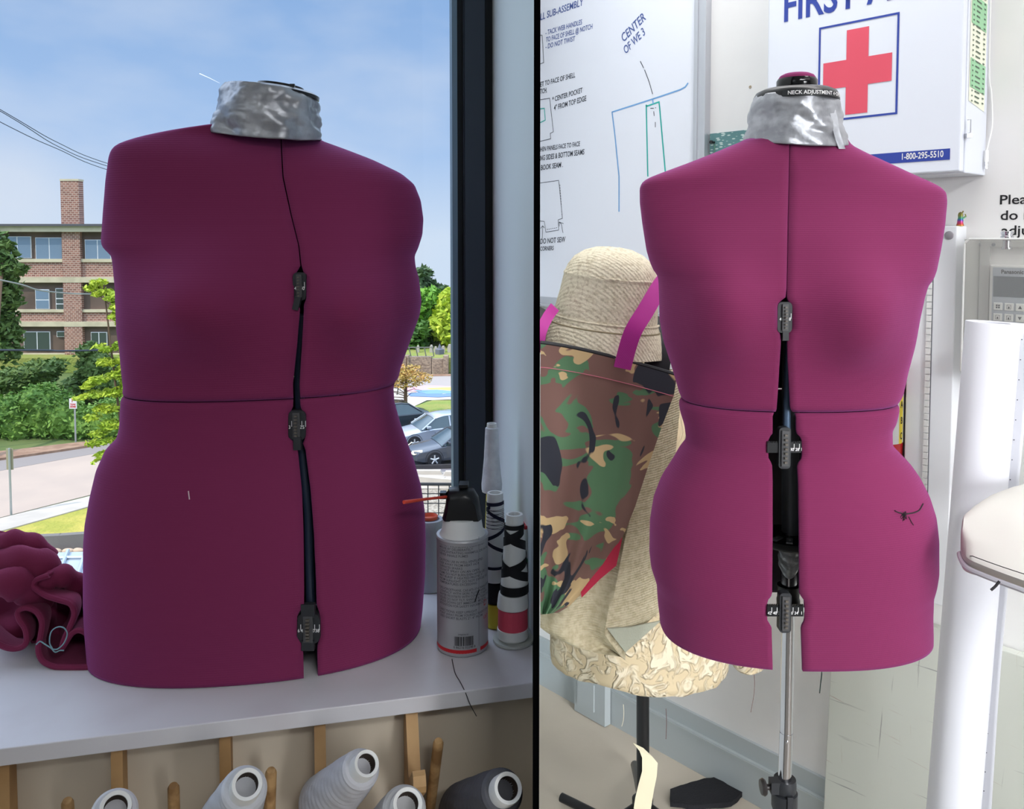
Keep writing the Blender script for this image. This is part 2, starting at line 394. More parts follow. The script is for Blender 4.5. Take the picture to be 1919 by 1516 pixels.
rib(757, 22, [(0, zt), (.02, zt), (.046, zt-.062), (.05, zt-.068), (.085, zt-.036), (.092, zt-.038), (.096, zt-.048), (.094, zt-.056), (.055, zt-.088), (.062, zt-.12), (.07, .62), (0, .62)])
for px, py, tilt in ((325, 1472, .3), (508, 1443, .35), (822, 1388, .5), (126, 1500, .3)):
    t_ = up_(px, py, .05); d_ = (CN*.35-CD*.05-V(0, 0, 1)).normalized(); L = .05/.35*1.0
    bm = NB(); tube(bm, [t_, t_-d_*-.004, t_+d_*.13], [.0045, .0062, .0062], 14); obj('peg', bm, PLYE, rack)
def cone_bm(tip, base, r_tip, r_base):
    ax = (base-tip); L = ax.length
    yb = NB(); prof = []
    n = 46
    for i in range(n+1):
        t = i/n; r = lerp(r_tip*1.38, r_base, t**.8) + .0007*math.sin(i*1.9)*(1 if i % 3 else .3)
        prof.append((r if 0 < i < n else r*.93, L*(.10+.84*t)))
    lathe(yb, tip, ax, prof, 36)
    cb = NB(); lathe(cb, tip, ax, [(r_tip*.70, .02), (r_tip*.72, .0), (r_tip*.95, -.001), (r_tip, .002), (r_tip*1.02, L*.10), (r_tip*1.05, L*.16)], 36, caps=False)
    hb = NB(); lathe(hb, tip, ax, [(r_tip*.71, .001), (r_tip*.69, .05), (.0001, .051)], 28, caps=False)
    return yb, cb, hb
YARN = {}
def cone(tip, base, rt, rb, ycol, label, group='thread cones on the rack pegs'):
    t = thing('thread_cone', label, 'thread cone', base, group)
    m = wave_bump(mat('yarn_%02d' % len(YARN), ycol, .7, bump=(300, .3, .0008)), 'DIAGONAL', 30, .5, .0012, 2); YARN[len(YARN)] = 1
    y, c, h = cone_bm(tip, base, rt, rb)
    obj('thread_winding', y, m, t); obj('cone_core', c, PLASTW, t); obj('core_hollow', h, mat('core_hollow_dark', rgb(60, 46, 36), .8), t)
cone(P(687, 1431, .845), P(604, 1510, .935), .0135, .031, rgb(196, 196, 202), 'light grey thread cone tilted right, in the middle of the rack')
cone(P(463, 1470, .80), P(425, 1545, .89), .0150, .031, rgb(198, 200, 206), 'light grey thread cone showing its white rim, below the second rib')
cone(P(217, 1512, .80), P(200, 1590, .87), .0150, .028, rgb(200, 200, 205), 'leftmost thread cone, only its white rim in view')
cone(P(764, 1506, .83), P(715, 1580, .92), .0155, .030, rgb(190, 190, 192), 'grey thread cone low between the tilted grey cone and the charcoal one')
cone(P(952, 1477, .845), P(868, 1530, .955), .0155, .034, rgb(78, 78, 84), 'charcoal thread cone at the right end of the rack')

# ================================================================ COUNTER OBJECTS
def cpt(px, Y): 
    return V((px-959.5)/F*Y/(math.cos(PITCH)) , Y, 0)
def onctr(px, Y):
    p = P(px, 1000, Y); d = ray(px, 1000); 
    # column px on the counter plane at depth Y
    q = CAM+ray(px, 1170)*(Y/ray(px, 1170).y); return V(q.x, Y, ZC)
def zat(py, Y): return P(900, py, Y).z
def rpx(w, Y): return w/F*Y
Zv = V(0, 0, 1)
# --- duster can
cY = 1.09; cb = onctr(867, cY); R_ = rpx(49.5, cY)
ZF = lambda py: zat(py, cY-R_)-ZC
can = thing('air_duster_can', 'silver white spray duster can with black trigger nozzle and red straw', 'spray can', cb)
ztop = zat(1000, cY)-ZC
METW = mat('can_litho', rgb(176, 176, 180), .38, .35)
bm = NB(); lathe(bm, cb, Zv, [(R_*.9, 0), (R_*.97, .0015), (R_, .005), (R_*.985, .008), (R_*.985, ztop-.008), (R_, ztop-.004), (R_*1.02, ztop-.001), (R_*.99, ztop+.001)], 56); obj('can_body', bm, METW, can)
z1 = zat(968, cY)-ZC
bm = NB(); lathe(bm, cb, Zv, [(R_*.99, ztop), (R_*.93, ztop-.002), (R_*.90, ztop), (R_*.80, ztop+.006), (R_*.74, z1-.004), (R_*.66, z1), (R_*.1, z1+.001)], 48); obj('can_shoulder', bm, PLASTW, can)
z2 = zat(910, cY)-ZC
bm = NB()
prof = [(-.026, 0), (-.024, .008), (-.0215, .022), (-.0205, .036), (-.017, .043), (.004, .045), (.015, .041), (.021, .030), (.024, .012), (.026, 0)]
sc = (z2-z1)/.045
n_ = 8; rings = []
for k in range(n_+1):
    t = -1+2*k/n_; wy = .017*t; sh = (1-abs(t)**3*.25)
    rings.append([bm.verts.new(cb+V(x*(1-.18*abs(t)**2), wy, z1-.001+zz*sc*sh)) for x, zz in prof])
for a_, b_ in zip(rings, rings[1:]):
    for i in range(len(prof)): bm.faces.new((a_[i], a_[(i+1) % len(prof)], b_[(i+1) % len(prof)], b_[i]))
bm.faces.new(rings[0]); bm.faces.new(rings[-1][::-1]); bmesh.ops.recalc_face_normals(bm, faces=bm.faces)
noz = obj('trigger_nozzle', bm, BLACKP, can)
bm = NB(); box(bm, cb+V(.002, 0, z2+.0015), (.012, .02, .004)); box(bm, cb+V(-.0245, -.004, z1+.033*sc), (.008, .012, .008)); obj('nozzle_tip', bm, BLACKP, noz, smooth=False)
bm = NB(); tube(bm, [P(846, 930, cY-.004), P(800, 935, 1.06), P(757, 941, 1.02)], [.0018, .0018, .0024], 12); obj('straw', bm, mat('red_straw', rgb(214, 70, 50), .4), can)
GREYINK = mat('grey_print', rgb(98, 98, 104), .6); REDINK = mat('red_print', rgb(205, 34, 44), .5)
def cantext(s, py, size, ang, m=GREYINK, width=.9, name='printed_label', al='LEFT', off=.0):
    b_ = text_bm(s, size, 0, al, width, offset=off)
    for v in b_.verts: v.co.y += ZF(py); v.co.z += .0003
    wrap(b_, cb, R_*.985, ang); return b_
lab = NB()
for s_t, py in (("DO NOT INCINERATE CONTAINER", 1027), ("MISUSE BY DELIBERATELY", 1033), ("CONCENTRATING HARMFUL OR FATAL", 1039), ("NEVER INHALE FUMES", 1045),
                ("CAUTION: USE IN WELL-VENTILATED", 1056), ("KEEP AWAY FROM HEAT HOT", 1062), ("SURFACES SPARKS", 1068), ("DO NOT SPRAY ON AN OPEN", 1074), ("FLAME DO NOT BURN EVEN AFTER USE", 1080), ("MAY BURST IF HEATED PROTECT", 1086), ("FROM SUNLIGHT DO NOT EXPOSE TO", 1092), ("TEMPERATURES EXCEEDING", 1098),
                ("DIFLUOROETHANE, CAS #75-37-6 INHALATION", 1109), ("CONTACT WITH SKIN: FLUSH WITH", 1115), ("WATER FROSTBITE WITH CONTACT WITH", 1121), ("LIQUID DO NOT TILT, SHAKE, OR TURN CAN", 1127), ("UPSIDE DOWN GET IMMEDIATE MEDICAL", 1133), ("ATTENTION FOR SAFETY INFORMATION, CALL", 1139),
                ("DIRECTIONS: KEEP UPRIGHT,", 1150), ("POINT AWAY FROM YOURSELF INSERT STRAW IF", 1156), ("USED SHORT BLASTS 2\"- 4\" FROM", 1162)):
    add_bm(lab, cantext(s_t, py, .0043, -.98, width=.88 if len(s_t) > 30 else .98, off=.00004))
obj('printed_text', lab, GREYINK, can, smooth=False)
bar = NB(); random.seed(3); x = 0
while x < .0235:
    w_ = random.choice([.0004, .0008, .0013]); q = NB(); n4 = 2
    quad(q, [(x, 0, 0), (x+w_, 0, 0), (x+w_, .012, 0), (x, .012, 0)])
    for v in q.verts: v.co.y += ZF(1211); v.co.z += .0003
    wrap(q, cb, R_*.985, -.26); add_bm(bar, q); x += w_+random.choice([.0005, .0009])
add_bm(bar, cantext("0 86216 02248 8", 1216, .0042, -.3, width=1.0)); add_bm(bar, cantext("ZM60036-W", 1191, .0028, -.12)); 
obj('barcode', bar, BLACKINK, can, smooth=False)
def canband(py0, py1, a0, a1, m, name):
    q = NB(); n = 30; rr = R_*.985+.0003
    za, zb_ = ZF(py0), ZF(py1)
    pr = [[q.verts.new(cb+V(rr*math.sin(lerp(a0, a1, i/n)), -rr*math.cos(lerp(a0, a1, i/n)), z)) for i in range(n+1)] for z in (za, zb_)]
    for i in range(n): q.faces.new((pr[0][i], pr[0][i+1], pr[1][i+1], pr[1][i]))
    return obj(name, q, m, can)
canband(1219, 1227, -1.45, .62, REDINK, 'red_stripe'); canband(1219, 1227, .80, 1.45, REDINK, 'red_stripe')
canband(1010, 1216, .72, .735, mat('can_seam', rgb(120, 120, 124), .4, .6), 'seam')
add_bm(lab2 := NB(), cantext("D", 1145, .011, .98, width=1)); add_bm(lab2, cantext("UST", 1170, .006, .98, width=1)); obj('side_lettering', lab2, REDINK, can, smooth=False)
th = [P(898, 1105, cY-R_-.002), P(893, 1118, cY-R_-.003), P(890, 1128, cY-R_-.002)]
bm = NB(); tube(bm, smooth_path(th), .0008, 6); 
o = obj('thread_snippet', bm, BLACKINK, origin=th[-1]); tag(o, 'short black thread stuck to the spray can', 'thread')

# --- spools and cones
NAVY = mat('navy_thread', rgb(22, 24, 52), .7); BLK = mat('black_thread', rgb(14, 14, 20), .75)
WTH = mat('white_thread', rgb(232, 234, 238), .7, bump=(160, .4, .002), var=(60, rgb(216, 218, 224), .4, .6))
def plaincone(px, Y, y0, y1, w0, w1, m, name, label, cat, extra=None, grp=None, open_top=True, base_z=None):
    """y0 top row, y1 bottom row, w px widths"""
    z0 = zat(y1, Y) if base_z is None else base_z; zt_ = zat(y0, Y); c = onctr(px, Y); c.z = z0
    t = thing(name, label, cat, c, grp); h = zt_-z0; ra, rb_ = rpx(w0/2, Y), rpx(w1/2, Y)
    bm = NB(); lathe(bm, c, Zv, [(rb_*.8, .0), (rb_, .001), (rb_, .004), (lerp(rb_, ra, .5), h*.5), (ra, h-.003), (ra*.96, h), (ra*.7, h), (ra*.66, h-.012), (.001, h-.013)], 36)
    obj('cone_core', bm, m, t); return t, c, h, ra, rb_
def wraps(c, h, ra, rb, turns, wd, lo, hi, bm, ph=0, n=160, th=.0006, both=True):
    for sgn in ((1, -1) if both else (1,)):
        pts = []; 
        a_, b_ = [], []
        for i in range(n+1):
            t = i/n; z = h*lerp(lo, hi, t); r = lerp(rb, ra, z/h)+th; an = ph+sgn*2*PI*turns*t
            p = c+V(r*math.cos(an), r*math.sin(an), z)
            a_.append(bm.verts.new(p+V(0, 0, wd))); b_.append(bm.verts.new(p-V(0, 0, wd)))
        for i in range(n): bm.faces.new((a_[i], a_[i+1], b_[i+1], b_[i]))
# tall white cone on a yellow cone
YEL = mat('yellow_plastic', rgb(222, 204, 60), .45)
plaincone(926, 1.205, 925, 1168, 30, 44, YEL, 'thread_cone', 'yellow plastic cone under the tall white thread cone', 'thread cone', base_z=ZC)
t, c, h, ra, rb_ = plaincone(922, 1.205, 793, 922, 19, 37, PLASTW, 'thread_cone', 'tallest white thread cone standing at the window jamb', 'thread cone', base_z=zat(922, 1.205))
bm = NB(); lathe(bm, c, Zv, [(rb_*1.05, .004), (rb_*1.07, .012), (rb_*1.0, .02), (lerp(rb_, ra, .5)*1.07, h*.5), (ra*1.28, h*.93), (ra*1.1, h*.94)], 40); disp(bm, .0009, 160); obj('thread_winding', bm, WTH, t)
# white cone with navy windings, on a black spool, on a yellow one
t, c, h, ra, rb_ = plaincone(929, 1.15, 1128, 1190, 38, 40, YEL, 'thread_spool', 'yellow spool at the foot of the navy stack behind the can', 'spool', base_z=ZC)
t, c, h, ra, rb_ = plaincone(929, 1.15, 1088, 1127, 36, 38, BLK, 'thread_spool', 'black spool between the yellow spool and the navy wrapped cone', 'spool', base_z=zat(1127, 1.15))
t, c, h, ra, rb_ = plaincone(928, 1.15, 923, 1086, 31, 42, PLASTW, 'thread_cone', 'white cone wound with criss cross navy thread', 'thread cone', base_z=zat(1087, 1.15))
bm = NB(); wraps(c, h, ra, rb_, 1.6, .0026, .30, .86, bm, .4); wraps(c, h, ra, rb_, 1, .0024, .86, .90, bm, 0, both=False); wraps(c, h, ra, rb_, 1, .002, .16, .18, bm, 0, both=False); wraps(c, h, ra, rb_, 6, .0003, .60, .84, bm, 1)
obj('thread_winding', bm, NAVY, t)
# base flare + pink spool + black and white cone
cY2 = 1.105
t, c, h, ra, rb_ = plaincone(962, cY2, 1192, 1222, 50, 78, mat('frosted_plastic', rgb(220, 222, 216), .35, trans=.2), 'cone_holder', 'frosted white flared cone base under the pink spool', 'spool', base_z=ZC)
t, c, h, ra, rb_ = plaincone(961, cY2, 1138, 1191, 56, 58, mat('pink_thread', rgb(214, 74, 98), .7, bump=(400, .3, .001)), 'thread_spool', 'pink red thread spool below the black wound cone', 'spool', base_z=zat(1192, cY2)+.0003)
bm = NB(); lathe(bm, c, Zv, [(rb_*1.02, .0), (rb_*1.03, .012), (rb_*.99, .0125)], 36); obj('rim', bm, PLASTW, t)
t, c, h, ra, rb_ = plaincone(961, cY2, 1110, 1136, 56, 60, PLASTW, 'spool_flange', 'white spool flange between pink spool and black wound cone', 'spool', base_z=zat(1137, cY2))
t, c, h, ra, rb_ = plaincone(964, cY2, 963, 1109, 33, 54, PLASTW, 'thread_cone', 'white cone wound with wide black thread zigzags at the right', 'thread cone', base_z=zat(1110, cY2)+.0003)
bm = NB(); wraps(c, h, ra, rb_, 1.75, .0062, .12, .82, bm, 1.2); wraps(c, h, ra, rb_, 1, .006, .05, .07, bm, 0, both=False); wraps(c, h, ra, rb_, 1, .003, .84, .86, bm, 0, both=False)
obj('thread_winding', bm, BLK, t)
# grey spool with orange top, by the window
t, c, h, ra, rb_ = plaincone(806, 1.275, 972, 1106, 54, 54, mat('grey_thread', rgb(172, 178, 188), .7, bump=(300, .3, .001)), 'thread_spool', 'light grey thread spool with orange core behind the can', 'spool', base_z=ZC)
bm = NB(); lathe(bm, c+V(0, 0, h), Zv, [(ra*.55, 0), (ra*.6, .005), (ra*.5, .006), (ra*.4, .001)], 30); obj('core_rim', bm, mat('orange_plastic', rgb(214, 96, 66), .45), t)
# pieces seen at the right edge
t, c, h, ra, rb_ = plaincone(981, 1.165, 1048, 1170, 32, 34, BLK, 'thread_spool', 'black thread spool at the jamb, lowest of the edge stack', 'spool', base_z=ZC)
bm = NB(); lathe(bm, c+V(0, 0, h), Zv, [(ra*1.05, .0002), (ra*1.08, .004), (ra*.6, .0045)], 30); obj('rim', bm, mat('green_plastic', rgb(24, 118, 78), .4), t)
t, c, h, ra, rb_ = plaincone(981, 1.165, 988, 1042, 28, 30, PLASTW, 'thread_spool', 'white thread spool with red rim on the black spool', 'spool', base_z=zat(1048, 1.165)+.005)
bm = NB(); lathe(bm, c+V(0, 0, h), Zv, [(ra*1.0, .0002), (ra*1.08, .003), (ra*1.0, .005), (ra*.7, .004)], 30); obj('rim', bm, mat('red_plastic', rgb(196, 44, 56), .4), t)
# thread lying over the counter edge
q = [hz(847, 1236, ZC)+V(0, 0, .0006), hz(853, 1262, ZC)+V(0, 0, .0006), hz(862, 1278, ZC)+V(0, 0, .0006), hz(868, 1290, ZC)+V(0, 0, .0008)]
e_ = pl(874, 1302, A-CN*.0012, CN); q += [e_, pl(882, 1322, A-CN*.004, CN), pl(893, 1342, A-CN*.003, CN)]
bm = NB(); tube(bm, smooth_path(q), .00045, 5); o = obj('loose_thread', bm, BLACKINK, origin=q[0]); tag(o, 'black thread lying over the counter edge below the can', 'thread')

# --- burgundy cloth heap
heap = thing('folded_garment', 'burgundy fleece garment heaped on the counter left of the dress form', 'garment', hz(90, 1240, ZC))
hem = [(-30, 1190), (8, 1212), (34, 1215), (49, 1204), (48, 1180), (36, 1160), (34, 1146), (48, 1139), (68, 1146), (79, 1166), (76, 1194), (72, 1216), (80, 1238), (105, 1250), (140, 1253), (168, 1250), (181, 1236), (177, 1212), (163, 1188), (148, 1181), (134, 1188), (122, 1206), (116, 1214), (121, 1196), (132, 1172), (139, 1150), (132, 1132), (110, 1124), (88, 1117), (70, 1106), (62, 1097), (70, 1086), (92, 1078)]
YH = 1.05
def hp(px, py, Y):
    p = P(px, py, Y); p.z = max(p.z, ZC+.0025); return p
hp3 = smooth_path([V(a_, b_, 0) for a_, b_ in hem], 6)
front = [hp(p.x, p.y, YH-.02+.03*(1250-p.y)/150) for p in hp3]
def sweep(u, v):
    i = u*(len(front)-1); a_ = int(i); f = i-a_; p = front[a_].lerp(front[min(a_+1, len(front)-1)], f)
    cpx = hp3[a_]; m_ = P(60+(cpx.x-60)*(1-.35*v), cpx.y-30*v, YH+.13*v+.0)
    q_ = p.lerp(m_, v**.8); q_.y = p.y+.12*v; q_.z = max(q_.z+.004*math.sin(u*40+v*5)*v, ZC+.002); return q_
bm = NB(); grid(bm, 150, 14, sweep); o = obj('folded_hem', bm, BURG2, heap); solidify(o, .0025, 0)
bm = NB(); tube(bm, front, .0036, 8); obj('rolled_edge', bm, BURG2, heap)
top = [(-40, 985), (12, 997), (45, 1001), (62, 1012), (74, 1034), (96, 1036), (104, 1044), (106, 1062), (130, 1066), (150, 1074), (176, 1077), (190, 1090), (196, 1130)]
def mound(u, v):
    px = lerp(-40, 196, u); yt = pw(top, px); yb = 1210 if px > 60 else 1195
    py = lerp(yt, yb, v)
    bulge = math.sin(PI*min(1, v*1.02))
    fold = .012*math.sin(px*.045+v*7)+.010*math.sin(px*.02-v*13+1.5)+.010*abs(math.sin(v*8+px*.03))
    Y = 1.16-.06*v-fold*(.3+.7*bulge); p = P(px, py, Y); p.z = max(p.z, ZC+.003); return p
bm = NB(); g = grid(bm, 70, 50, mound)
o = obj('heaped_cloth', bm, BURG2, heap); solidify(o, .004, 1)
def roll(pts, r):
    bm = NB(); c_ = smooth_path(pts, 8); n = len(c_); tube(bm, c_, [r*(.55+.45*math.sin(PI*min(1, max(0, (i+2)/(n+3)))))*(1+.1*math.sin(i*.9)) for i in range(n)], 14); disp(bm, .003, 40); obj('cloth_fold', bm, BURG2, heap)
roll([P(-30, 1022, 1.10), P(20, 1016, 1.10), P(60, 1022, 1.11), P(98, 1048, 1.12)], .016)
roll([P(-30, 1062, 1.08), P(30, 1052, 1.08), P(80, 1062, 1.09), P(108, 1082, 1.12)], .02)
roll([P(-30, 1100, 1.06), P(20, 1092, 1.06), P(60, 1105, 1.08), P(75, 1135, 1.10)], .022)
roll([P(72, 1130, 1.10), P(85, 1090, 1.08), P(120, 1080, 1.09), P(150, 1100, 1.11), P(172, 1135, 1.12)], .014)
roll([P(150, 1090, 1.14), P(172, 1098, 1.13), P(183, 1130, 1.12), P(186, 1180, 1.115)], .012)
roll([P(140, 1165, 1.11), P(165, 1165, 1.11), P(180, 1190, 1.11), P(186, 1225, 1.11)], .012)
lp = [(68, 1208), (75, 1202), (84, 1207), (95, 1214), (99, 1217), (93, 1204), (96, 1184), (108, 1175), (120, 1177), (126, 1188), (120, 1205), (108, 1216), (99, 1217), (104, 1222), (112, 1219), (120, 1219)]
bm = NB(); tube(bm, smooth_path([P(a_, b_, YH-.022) for a_, b_ in lp]), .0008, 6); o = obj('thread_loop', bm, mat('teal_cord', rgb(120, 158, 168), .5), origin=P(99, 1217, YH-.025)); tag(o, 'pale teal cord loop lying on the burgundy garment', 'cord')
# ================================================================ DRESS FORMS
def clean(tab): return sorted(tab)
class Body:
    def __init__(s, Yc, skew, L, R, G, depth, bust, nexp=2.35):
        """L, R: (row, column) outline; G: (row, gapL, gapR); depth: (row, front, back); bust: (col, row, sx, sz, amp)"""
        s.Yc, s.sk, s.n = Yc, skew, nexp
        ys = np.arange(-50, 1600, 1.0)
        def sm(t, k=5):
            v = np.interp(ys, [a for a, b in t], [b for a, b in t]); v = np.pad(v, k//2, mode='edge'); return np.convolve(v, np.ones(k)/k, 'valid')
        s.ys = ys; s.L = sm(L, 9); s.R = sm(R, 9)
        s.GL = sm([(y, a) for y, a, b in G], 3); s.GR = sm([(y, b) for y, a, b in G], 3)
        s.df = sm([(y, f) for y, f, b in depth], 41); s.db = sm([(y, b) for y, f, b in depth], 41)
        s.bust = bust
    def at(s, arr, y): return float(np.interp(y, s.ys, arr))
    def row(s, Z):
        Yc, sk = s.Yc, s.sk; yc = proj(V(0, Yc, Z))[1]
        X = []
        for arr, sg in ((s.L, -1), (s.R, 1)):
            Yq = Yc+sg*sk
            for _ in range(2):
                px = s.at(arr, proj(V(0, Yq, Z))[1]); q = CAM+ray(px, 700)*(1); 
            f = (V(0, Yq, Z)-CAM).dot(FWD); X.append((px-959.5)/F*f)
        cx = (X[0]+X[1])/2; a = (X[1]-X[0])/2
        return yc, cx, a, s.at(s.df, yc), s.at(s.db, yc)
    def front(s, Z, x, r=None):
        yc, cx, a, bf, bb = r or s.row(Z)
        xi = max(-1, min(1, (x-cx)/a)); eta = (1-abs(xi)**s.n)**(1/s.n)
        d = bf*eta
        for bc, br, sx_, sz_, am in s.bust:
            px, py = proj(V(x, s.Yc-d, Z))
            d += am*math.exp(-((px-bc)/sx_)**2-((py-br)/sz_)**2)*min(1, eta*1.6)
        return s.Yc+s.sk*xi-d
    def gapx(s, Z, r, arr):
        Y = s.Yc-r[3]
        for _ in range(4):
            px_ = s.at(arr, proj(V(0, Y, Z))[1]); x = (px_-959.5)/F*(V(0, Y, Z)-CAM).dot(FWD); Y = s.front(Z, x, r)
        return x
    def ring(s, Z, nf=34, nb=44, infl=0.0, gx=0.0):
        r = s.row(Z); yc, cx, a, bf, bb = r; a += infl; bf += infl; bb += infl; n = s.n
        r = (yc, cx, a, bf, bb)
        xl, xr = s.gapx(Z, r, s.GL)-gx, s.gapx(Z, r, s.GR)+gx
        def th(x):
            xi = max(-1, min(1, (x-cx)/a)); c = math.copysign(abs(xi)**(n/2), xi); return math.acos(c)
        pts = []
        t0 = th(xr)
        for i in range(nf):
            t = t0*(1-(i/nf)); c = math.cos(t); xi = math.copysign(abs(c)**(2/n), c); x = cx+a*xi
            pts.append(V(xr if i == 0 else x, s.front(Z, x, r), Z))
        for i in range(nb):
            t = -PI*i/nb; c = math.cos(t); sn = math.sin(t); xi = math.copysign(abs(c)**(2/n), c)
            pts.append(V(cx+a*xi, s.Yc+s.sk*xi+bb*abs(sn)**(2/n), Z))
        t1 = th(xl)
        for i in range(nf+1):
            t = PI-(PI-t1)*i/nf; c = math.cos(t); xi = math.copysign(abs(c)**(2/n), c); x = cx+a*xi
            pts.append(V(xl if i == nf else x, s.front(Z, x, r), Z))
        return pts
    def Zof(s, py): return P(959.5, py, s.Yc).z
    def shell(s, py0, py1, step, edge0=0, edge1=0):
        n = max(2, int((py1-py0)/step)); bm = NB(); rows = []
        for j in range(n+1):
            py = lerp(py0, py1, j/n); d0, d1 = py-py0, py1-py
            inf = -edge0*math.exp(-(d0/5)**2)-edge1*math.exp(-(d1/5)**2)
            rows.append([bm.verts.new(p) for p in s.ring(s.Zof(py), infl=inf)])
        for a_, b_ in zip(rows, rows[1:]):
            for i in range(len(a_)-1): bm.faces.new((a_[i], b_[i], b_[i+1], a_[i+1]))
        bm.normal_update()
        return bm

def make_form(B_, root, top, seam, hem, split_hem=None):
    o = obj('bust_shell', B_.shell(top, seam, 5, 0, .003), [BURG, INNER], root); solidify(o, .005, -1, 1)
    o = obj('hip_shell', B_.shell(seam+1.5, hem, 6, .0035, 0), [BURG, INNER], root); solidify(o, .005, -1, 1)

def pos(B_, px, py, off=0):
    """point of the form's front surface seen at px,py"""
    Y = B_.Yc-.1
    for _ in range(6):
        p = P(px, py, Y); Y = B_.front(p.z, p.x)
    return P(px, py, Y-off)
def plate(bm, c, w, h, d, r=.004):
    """rounded plate facing -Y"""
    pts = []
    for (sx_, sz_, a0) in ((1, 1, 0), (-1, 1, 90), (-1, -1, 180), (1, -1, 270)):
        for k in range(5):
            a_ = math.radians(a0+k*22.5); pts.append(c+V(sx_*(w-r)+r*math.cos(a_), 0, sz_*(h-r)+r*math.sin(a_)))
    prism(bm, pts, V(0, d, 0))
def dial(B_, root, px, py, w, h, marks, scale=None, label=None, off=.001, side=True):
    """adjuster: vertical body with toothed thumb wheel and a numbered cross scale. w,h in pixels"""
    c = pos(B_, px, py, off); f = (c-CAM).dot(FWD)/F
    t = obj('adjustment_dial', (lambda b: (plate(b, c, w*f/2, h*f/2, .012, min(w, h)*f*.3), b)[1])(NB()), BLACKM, root, smooth=False)
    bm = NB(); wb = (w*.28 if side else w*.42)*f
    box(bm, c+V(0, -.001, 0), (wb*1.5, .004, h*f*.86)); obj('dial_frame', bm, mat('dial_grey', rgb(70, 70, 72), .45), t, smooth=False)
    bm = NB(); n = 7
    for i in range(n):
        z = lerp(-.33, .33, i/(n-1))*h*f; y = -.0035-.0025*math.cos(z/(h*f)*4)
        box(bm, c+V(0, y, z), (wb*.55, .004, h*f*.05))
    obj('thumb_wheel', bm, mat('wheel_black', rgb(96, 90, 82), .35), t, smooth=False)
    if scale:
        sw, sh, sy = scale; cc = pos(B_, px+sy[0], py+sy[1], off); 
        bm = NB(); box(bm, cc+V(0, .004, 0), (sw*f, .003, sh*f)); obj('scale_bar', bm, BLACKP, t, smooth=False)
        bm = NB(); k = int(sw/3.2)
        for i in range(k): box(bm, cc+V((i/(k-1)-.5)*sw*f*.96, .004, sh*f*.55), (.0013, .003, .0022))
        obj('rack_teeth', bm, BLACKP, t, smooth=False); cm = cc+V(0, .0022, 0)
    else: cm = c+V(0, -.0005, 0)
    if marks:
        bm = NB()
        for s_t, dx in marks:
            q = text_bm(s_t, .0058, 0, 'CENTER', .9, offset=.0001)
            M = Matrix.Translation(cm+V(dx*f, -.0006, -.004)) @ Matrix.Rotation(PI/2, 4, 'X'); add_bm(bm, q, M)
            box(bm, cm+V((dx+4)*f, -.0005, .002), (.0007, .0003, .007))
        obj('scale_numbers', bm, WHITEINK, t, smooth=False)
    return t

# ---------------- right form
LR = [(250, 1402), (262, 1397), (275, 1365), (285, 1342), (305, 1291), (323, 1242), (333, 1216), (341, 1204), (352, 1199.5), (380, 1200), (420, 1205), (470, 1213), (490, 1219), (507, 1226), (517, 1234), (530, 1236),
      (560, 1237), (600, 1238), (640, 1245), (680, 1258), (720, 1270), (742, 1276), (752, 1274), (775, 1277), (800, 1285), (828, 1289), (845, 1276), (867, 1264), (903, 1242), (942, 1227.5), (985, 1221), (1045, 1220), (1071, 1223), (1104, 1234), (1140, 1236), (1173, 1240), (1300, 1240)]
RR = [(250, 1580), (262, 1583), (275, 1592), (290, 1621), (302, 1648), (315, 1677), (330, 1710), (345, 1744), (352, 1757), (362, 1767), (380, 1768), (420, 1762), (470, 1751), (505, 1742), (521, 1735), (533, 1724), (555, 1716),
      (590, 1707), (640, 1698), (690, 1687), (728, 1680), (744, 1674), (760, 1673), (783, 1668), (796, 1660), (826, 1660), (840, 1674), (860, 1693), (883, 1709), (915, 1725), (951, 1736), (992, 1740), (1051, 1740), (1074, 1736), (1092, 1730), (1129, 1729), (1165, 1730), (1300, 1730)]
GR_ = [(250, 1480, 1481.5), (400, 1476.5, 1478), (540, 1474, 1475.5), (558, 1472, 1475.5), (566, 1460, 1479), (572, 1457, 1485), (618, 1457, 1485), (625, 1462, 1478), (640, 1463.5, 1476), (680, 1461, 1477), (730, 1458, 1480), (771, 1455, 1482), (774, 1448, 1493), (812, 1448, 1493), (822, 1440, 1503), (858, 1440, 1504), (870, 1447, 1495),
      (900, 1448, 1497), (1000, 1448, 1498.5), (1115, 1447, 1499), (1126, 1438, 1508), (1164, 1438, 1509), (1176, 1446, 1502), (1248, 1448, 1504.5), (1300, 1448, 1505)]
DEP = [(200, .040, .04), (262, .044, .044), (285, .056, .055), (310, .062, .06), (345, .066, .07), (380, .074, .08), (450, .096, .095), (560, .112, .10), (640, .112, .10), (700, .106, .095), (760, .100, .09), (820, .100, .09), (900, .122, .12), (980, .134, .14), (1100, .134, .138), (1200, .130, .13), (1400, .128, .13)]
BUST = [(1345, 575, 88, 92, .046), (1608, 575, 84, 92, .046), (1342, 640, 70, 50, .012), (1612, 640, 70, 50, .012)]
YR_ = 1.25
BR = Body(YR_, 0.0, LR, RR, GR_, DEP, BUST)
rz = 0
froot = thing('dress_form', 'burgundy adjustable dress form on a chrome pole before the white wall', 'dress form', P(1474, 1300, YR_)*1)
froot.location.z = 0
froot['group'] = 'burgundy dress forms'; del froot['group']
make_form(BR, froot, 262, 747, 1176)

